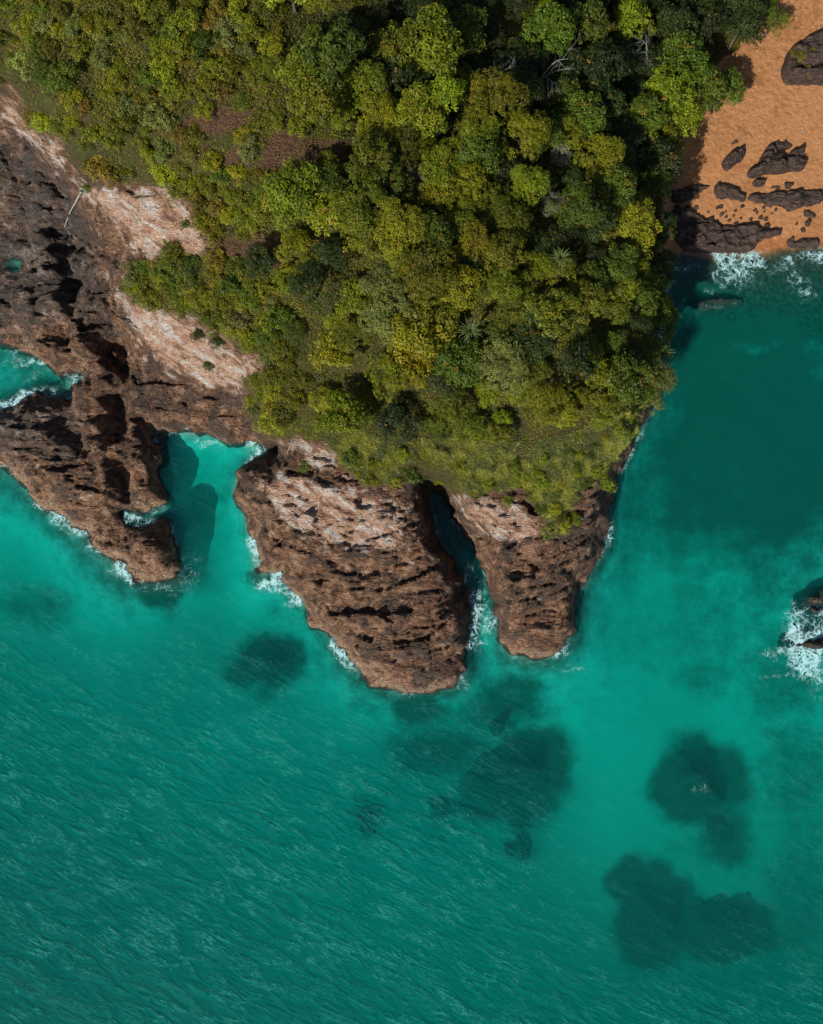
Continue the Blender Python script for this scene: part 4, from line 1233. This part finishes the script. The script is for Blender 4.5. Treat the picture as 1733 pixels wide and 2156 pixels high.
rt = random.Random(12)
n_tree = n_shrub = 0
ca_ = np.random.default_rng(12)
cx, cy = ca_.uniform(-52, 54, 16000), ca_.uniform(2, 80, 16000)
cz = land_arr(cx, cy)
cpx_, cpy_ = to_px(cx, cy, cz)
c_in = inside(VEG, cpx_, cpy_) & (land_arr(cx, cy, LVEG) > .6)
c_scrub = inside(SCRUB, cpx_, cpy_)
c_fringe = inside(FRINGE, cpx_, cpy_)
c_edge = poly_dist(VEG, cpx_, cpy_)
c_soil = soilv(cpx_, cpy_)
c_n = fbm(cx * .09, cy * .09, 2, 3)
for i in np.nonzero(c_in)[0]:
    x, y, z = float(cx[i]), float(cy[i]), float(cz[i])
    scrub, fringe = c_scrub[i], c_fringe[i]
    if c_soil[i] > rt.random() * 0.8 + 0.1:
        continue
    if scrub or fringe or c_edge[i] < 24:
        R = rt.uniform(0.9, 1.8) if scrub else rt.uniform(0.45, 0.95)
        h = 0.6
        if n_shrub >= 262:
            continue
        kk = 0.46 if scrub else 0.75
        kind = 'shrub'
    else:
        R = rt.uniform(0.95, 1.7) if rt.random() < .45 else rt.uniform(1.7, 3.0)
        h = TREE_H * R / TREE_R
        if n_tree >= 235:
            continue
        kk = 0.54
        kind = 'tree'
    px, py = (float(q) for q in to_px(x, y, z + h))
    if px < -60 or px > 1790 or py < -70 or not free(Vector((x, y, z)), R, kk):
        continue
    d = dark_zone(px, py)
    u = rt.random() + 0.5 * float(c_n[i]) + 0.18 * float(sstep(700, 900, py))
    if kind == 'shrub':
        cn = ('olive', 'yellow', 'olive', 'lime', 'green', 'rust', 'pale')[min(6, int(rt.random() ** 1.5 * 7))] if scrub else ('pale', 'lime', 'green', 'yellow')[rt.randrange(4)]
        s = R / SHRUB_R
        place('shrub', SHRUBS, rt.randrange(6), (x, y, z - .05), (s, s, s * rt.uniform(.8, 1.15)), rt.random() * 6.28, cn, px, py, R)
        n_shrub += 1
    else:
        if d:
            cn = 'dark' if u < .80 else 'green' if u < 1.0 else 'lime'  # shade of the hollow put into the leaf colour
        else:
            cn = 'dark' if u < .06 else 'green' if u < .28 else 'olive' if u < .52 else 'lime' if u < .80 else 'yellow'
        s = R / TREE_R
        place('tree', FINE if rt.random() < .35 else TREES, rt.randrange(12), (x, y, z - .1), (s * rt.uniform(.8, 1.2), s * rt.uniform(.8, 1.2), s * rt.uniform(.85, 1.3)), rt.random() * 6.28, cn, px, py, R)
        n_tree += 1
    taken.append((x, y, R))
# shrubs that stand by themselves on the pale scarp and the rock
for px, py, R, cn in [(410, 625, 1.3, 'yellow'), (385, 645, 1.1, 'lime'), (345, 600, 1.4, 'yellow'), (430, 640, 1.2, 'yellow'), (300, 560, 1.0, 'green'), (385, 555, 1.1, 'green'), (330, 640, .9, 'lime'), (475, 650, 1.2, 'lime'), (500, 690, 1.3, 'yellow'), (530, 720, 1.2, 'lime'), (480, 600, 1.3, 'lime'), (520, 640, 1.3, 'yellow'), (300, 590, 1.5, 'olive'), (345, 570, 1.3, 'green'), (370, 615, 1.4, 'olive'), (320, 625, 1.2, 'yellow'), (410, 560, 1.3, 'dark'), (415, 600, 1.0, 'green'), (275, 600, 1.0, 'olive'), (425, 700, 1.1, 'green'), (455, 715, 1.1, 'dark'), (445, 765, .9, 'dark'), (190, 350, .9, 'dark'), (180, 385, .8, 'green'), (345, 505, .45, 'lime'), (390, 470, .6, 'green'), (1270, 1012, 1.5, 'lime'), (1150, 1115, .9, 'pale'), (1180, 1090, 1.0, 'olive'), (1070, 1055, .7, 'lime'), (640, 985, .9, 'pale'), (740, 965, 1.2, 'green'), (1000, 1015, .8, 'pale')]:
    g = ground_at(px, py, .6)
    s = R / SHRUB_R
    place('shrub', SHRUBS, rt.randrange(6), (g.x, g.y, g.z - .1), (s, s, s), rt.random() * 6.28, cn, px, py, R)
    n_shrub += 1


for px, py, R, cn in [(1690, 120, .8, 'rust'), (1672, 112, .6, 'olive'), (1700, 145, .6, 'rust'), (1712, 108, .7, 'olive')]:
    g = ground_at(px, py, 1.8)
    place('shrub', SHRUBS, rt.randrange(6), (g.x, g.y, g.z + 1.45), (R / SHRUB_R,) * 3, rt.random() * 6.28, cn, px, py, R)


# pandanus: rosettes of long strap leaves on a stem
def pandanus_mesh(seed):
    r = np.random.default_rng(seed)
    V, F, T = [], [], []
    for k in range(70):
        a, el = r.random() * 6.28, r.uniform(-0.1, 1.35)
        L, w = r.uniform(0.7, 1.75), r.uniform(.03, .06)
        d = np.array([math.cos(a), math.sin(a), 0])
        s = np.array([-math.sin(a), math.cos(a), 0]) * w
        p = np.zeros(3)
        b = len(V)
        tone = r.random() * .9
        for j in range(5):
            t = j / 4
            e = el - (1.2 + .8 * math.sin(k * 7.1)) * t * t
            wd = (1 - t) ** .6 + .05
            V += [p - s * wd, p + s * wd]
            T += [tone, tone]
            p = p + (d * math.cos(e) + np.array([0, 0, math.sin(e)])) * L / 4
        for j in range(4):
            F.append((b + 2 * j, b + 2 * j + 1, b + 2 * j + 3, b + 2 * j + 2))
    return mesh_np('rosette', np.array(V), np.array(F), dict(tone=np.array(T)))


PM = [pandanus_mesh(3), pandanus_mesh(4)]
M_PAND = leaf_material('strap_leaves', c4(0.105, 0.140, 0.050))
for m in PM:
    m.materials.append(M_PAND)
PT = trunk_mesh('stem', .4, 3.6, 5, 3)
PT.materials.append(M_BARK)
for i, (px, py, s, lab) in enumerate([(990, 698, 1.15, 'blue-green spiky pandanus in the middle of the canopy'), (1120, 665, 0.9, 'spiky pandanus among trees inland of the pale domed tree'), (1395, 745, 1.1, 'spiky pandanus leaning over the eastern water'), (1395, 815, .9, 'small spiky pandanus at the eastern cliff edge'), (1180, 545, 1.0, 'spiky pandanus in the dense eastern canopy')]):
    g = ground_at(px, py, 4.6)
    e = bpy.data.objects.new('pandanus', None)
    COL.objects.link(e)
    e.location = (g.x, g.y, g.z)
    e.rotation_euler.z = i * 1.3
    tag(e, lab, 'pandanus', 'pandanus palms in the canopy')
    o = bpy.data.objects.new('rosette', PM[i % 2])
    COL.objects.link(o)
    o.parent, o.location, o.scale = e, (0, 0, 4.7), (s, s, s)
    o = bpy.data.objects.new('stem', PT)
    COL.objects.link(o)
    o.parent = e
    o.scale = (1, 1, 1.28)


# bare grey trees and dead wood
def bare_tree(px, py, H, seed, lab, lean=(0, 0)):
    r = random.Random(seed)
    g = ground_at(px, py, H * .6)
    parts = []

    def grow(p, d, L, rad, lev):
        pts, rr = [p], [rad]
        q = p
        for k in range(3):
            d = (d + Vector((r.gauss(0, .16), r.gauss(0, .16), r.gauss(0, .08)))).normalized()
            q = q + d * L / 3
            pts.append(q)
            rr.append(rad * (1 - .22 * (k + 1)))
        parts.append(tube_np(pts, rr, 5))
        if lev:
            for k in range(2 + (r.random() < .5)):
                grow(pts[1 + k % 3], (d + Vector((r.gauss(0, .6), r.gauss(0, .6), r.gauss(.1, .3)))).normalized(), L * .62, rad * .5, lev - 1)
    grow(Vector((0, 0, -.3)), Vector((lean[0], lean[1], 1)).normalized(), H * .6, .11, 4)
    v, f = join_np(parts)
    e = bpy.data.objects.new('bare_tree', None)
    COL.objects.link(e)
    e.location = g
    link('branches', mesh_np('branches', v, f, smooth=True), M_DEAD, e)
    tag(e, lab, 'dead tree', 'bare grey trees in the wood')


for i, (px, py, H, lab, ln) in enumerate([(1375, 135, 9.5, 'bare grey tree with twisted white branches beside the big beach-side tree', (.2, .1)), (1290, 145, 8.5, 'leaning bare grey tree in the dark hollow, inland of the twisted one', (.5, .4)), (1125, 150, 8, 'thin bare grey tree deep in the dark hollow', (.4, .4)), (1010, 165, 6, 'bare twiggy tree behind the yellow fine-leaved crown', (.3, .2))]):
    bare_tree(px, py, H, 40 + i, lab, ln)


def dead_wood(name, pts, radii, lab, branches=()):
    P = []
    for px, py, lift in pts:
        g = ground_at(px, py, lift)
        P.append(g + Vector((0, 0, lift)))
    parts = [tube_np(P, radii, 7)]
    for bp, br in branches:
        Q = [ground_at(x, y, l) + Vector((0, 0, l)) for x, y, l in bp]
        parts.append(tube_np(Q, br, 6))
    o = P[0].copy()
    v, f = join_np(parts)
    ob = link(name, mesh_np(name, v - np.array(o), f, smooth=True), M_DEAD, None, o)
    tag(ob, lab, 'dead wood')


dead_wood('fallen_tree', [(172, 402, .6), (160, 425, .5), (148, 445, .5), (136, 478, .5)], [.15, .11, .08, .06], 'bleached forked dead tree lying down the dark western gully', [([(136, 476, .5), (146, 490, .4), (148, 500, .3)], [.06, .05, .02]), ([(138, 480, .5), (155, 498, .4), (176, 514, .3)], [.06, .045, .02])])
dead_wood('driftwood', z3([(1475, 1100), (1510, 1070), (1550, 1050)]) and [(x, y, .06) for x, y in z3([(1475, 1100), (1510, 1070), (1550, 1050)])], [.06, .09, .05], 'grey driftwood stick on the sand above the boot-shaped rock')
dead_wood('dead_branch', [(690, 935, .3), (640, 940, .35), (605, 932, .2)], [.05, .08, .04], 'pale dead branch at the grassy edge above the cove')
dead_wood('dead_branch', [(603, 965, .4), (606, 950, .4), (612, 938, .3)], [.03, .05, .06], 'thin pale stick hanging over the dark rim of the broad promontory')

# ------------------------------------------------------------------ undergrowth and grass, past counting
rn = np.random.default_rng(21)


def scatter(num, cond, box=(-52, 54, 0, 80)):
    x, y = rn.uniform(box[0], box[1], num), rn.uniform(box[2], box[3], num)
    z = land_arr(x, y)
    px, py = to_px(x, y, z)
    m = cond(px, py, x, y)
    return x[m], y[m], z[m], px[m], py[m]


x, y, z, px, py = scatter(560000, lambda px, py, x, y: (land_arr(x, y, LVEG) > rn.uniform(.25, 1, px.shape)) & (soilv(px, py) < rn.uniform(.1, 1.1, px.shape)) & (py > -80) & (px > -70) & ~(inside(FRINGE, px, py) & (rn.random(px.shape) < .82)))
nn = len(x)
scr = inside(SCRUB, px, py)
hgt = 0.10 + (0.55 + 0.5 * scr) * np.clip(fbm(x * 0.5, y * 0.5, 3, 5) + .35, 0, 1) * rn.random(nn)
V = leaf_quads(np.stack([x, y, z + hgt], 1), np.stack([rn.normal(size=nn) * .5, rn.normal(size=nn) * .5, np.ones(nn)], 1), rn.uniform(.16, .32, nn), .45, rn.random(nn) * 6.28, .08)
tone = np.clip(0.30 + 0.22 * scr + 0.9 * fbm(x * .35, y * .35, 3, 1) + .2 * rn.normal(size=nn), 0, .94)
tag(link('undergrowth', mesh_np('undergrowth', V, np.arange(len(V)).reshape(-1, 4), dict(tone=np.repeat(tone, 4))), M_UNDER), 'low tangled green undergrowth between shrubs and trees', 'undergrowth', kind='stuff')


def blades(name, x, y, z, mat, lo, hi, lab):
    nn = len(x)
    tuft = np.clip(0.5 + 1.6 * fbm(x * .9, y * .9, 3, 3), 0.05, 1.5)
    L, a = rn.uniform(lo, hi, nn) * (0.45 + tuft), rn.random(nn) * 6.28
    lean = rn.uniform(.25, .9, nn)
    d = np.stack([np.cos(a) * lean, np.sin(a) * lean, np.sqrt(1 - lean ** 2 * .9)], 1) * L[:, None]
    s = np.stack([-np.sin(a), np.cos(a), np.zeros(nn)], 1) * 0.035
    b = np.stack([x, y, z - .03], 1)
    V = np.stack([b - s, b + s, b + d], 1).reshape(-1, 3)
    tone = np.clip(.15 + .45 * tuft + .5 * fbm(x * .4, y * .4, 3, 2) + .2 * rn.normal(size=nn), 0, .94)
    tag(link(name, mesh_np(name, V, np.arange(len(V)).reshape(-1, 3), dict(tone=np.repeat(tone, 3))), mat), lab, 'grass', kind='stuff')


FR2 = FRINGE
x, y, z, px, py = scatter(1400000, lambda px, py, x, y: inside(FR2, px, py) & (land_arr(x, y, LVEG) > rn.uniform(.2, .8, px.shape)) & (fbm(px * .02, py * .03, 3, 4) > -.22 + .1 * rn.normal(size=px.shape)), (-22, 34, 4, 32))
blades('grass', x, y, z, M_GRASS, .22, .55, 'pale green grass along the seaward cliff edge')
x, y, z, px, py = scatter(260000, lambda px, py, x, y: (px > 1380) & (py < 200) & inside(BEACH, px, py) & (fbm(px * .02, py * .03, 3, 6) + sstep(170, 40, py) * .5 > .22 + .15 * rn.normal(size=px.shape)))
blades('dry_grass', x, y, z, M_DRYGRASS, .2, .45, 'dry yellow-brown grass at the back of the beach')
x, y, z, px, py = scatter(260000, lambda px, py, x, y: (inside([(130, 290), (330, 380), (440, 480), (440, 640), (560, 780), (520, 800), (390, 700), (250, 560), (300, 400), (150, 340)], px, py)) & (fbm(px * .025, py * .025, 3, 1) > .12 + .1 * rn.normal(size=px.shape)))
blades('scarp_grass', x, y, z, M_GRASS, .15, .4, 'sparse grass at the rim of the pale scarp')

# ------------------------------------------------------------------ labels that single each plant out
LAND = [('the sandy beach', 1500, 300), ('the brown soil patch', 600, 325), ('the lower brown soil patch', 560, 525), ('the pale scarp', 330, 470), ('the grassy seaward edge', 900, 980), ('the eastern cliff edge', 1400, 760),
        ('the dark hollow', 1120, 120), ('the channel between the promontories', 900, 1030), ('the blue-green pandanus', 990, 698), ('the inland west corner', 60, 60), ('the cove cliff', 540, 860), ('the surf by the beach', 1400, 560), ('the twisted bare tree', 1375, 135), ('the bleached fallen tree', 150, 440), ('the inland edge of view', 700, 20)]
_O = 'first second third fourth fifth sixth seventh eighth ninth tenth eleventh twelfth thirteenth fourteenth fifteenth sixteenth seventeenth eighteenth nineteenth'.split()
_T = {2: 'twent', 3: 'thirt', 4: 'fort', 5: 'fift', 6: 'sixt', 7: 'sevent'}


def ordinal(i):
    k = i + 1
    if k < 20:
        return _O[k - 1]
    return _T[k // 10] + ('ieth' if k % 10 == 0 else 'y-' + _O[k % 10 - 1])


ORD = ['nearest'] + [ordinal(i) + ' nearest' for i in range(1, 70)]
buckets = {}
for rec in PLANTS:
    _, kind, cn, px, py, R = rec
    li = min(range(len(LAND)), key=lambda i: math.hypot(LAND[i][1] - px, LAND[i][2] - py))
    buckets.setdefault((kind, cn, li), []).append(rec)
for (kind, cn, li), recs in buckets.items():
    nm, lx0, ly0 = LAND[li]
    recs.sort(key=lambda q: math.hypot(lx0 - q[3], ly0 - q[4]))
    for i, (o, _, _, px, py, R) in enumerate(recs):
        size = ('large' if R > 2.5 else 'medium' if R > 1.9 else 'small') if kind == 'tree' else ('wide' if R > 1.05 else 'small')
        order = ORD[i]
        lab = f"{size} {WORD[cn]} {kind}, {order} of its colour to {nm}"
        tag(o, lab, kind, 'trees of the headland wood' if kind == 'tree' else 'shrubs of the scrub and cliff edge')
stone_pos.sort(key=lambda q: q[1])
for i, (o, X, Y, r) in enumerate(stone_pos):
    row = 'highest up the sand' if Y < 430 else 'along the top of the shelf' if Y < 520 else 'on the broken shelf'
    o['label'] = f"{'larger' if r > 22 else 'small'} dark stone {row}, {ordinal(i)} strewn stone east of the trees"
print('GRASS', [len(bpy.data.objects[q].data.polygons) for q in ('grass', 'undergrowth', 'dry_grass', 'scarp_grass')])
print('CONTROL', n, 'trees', n_tree + len(KEY), 'shrubs', n_shrub)
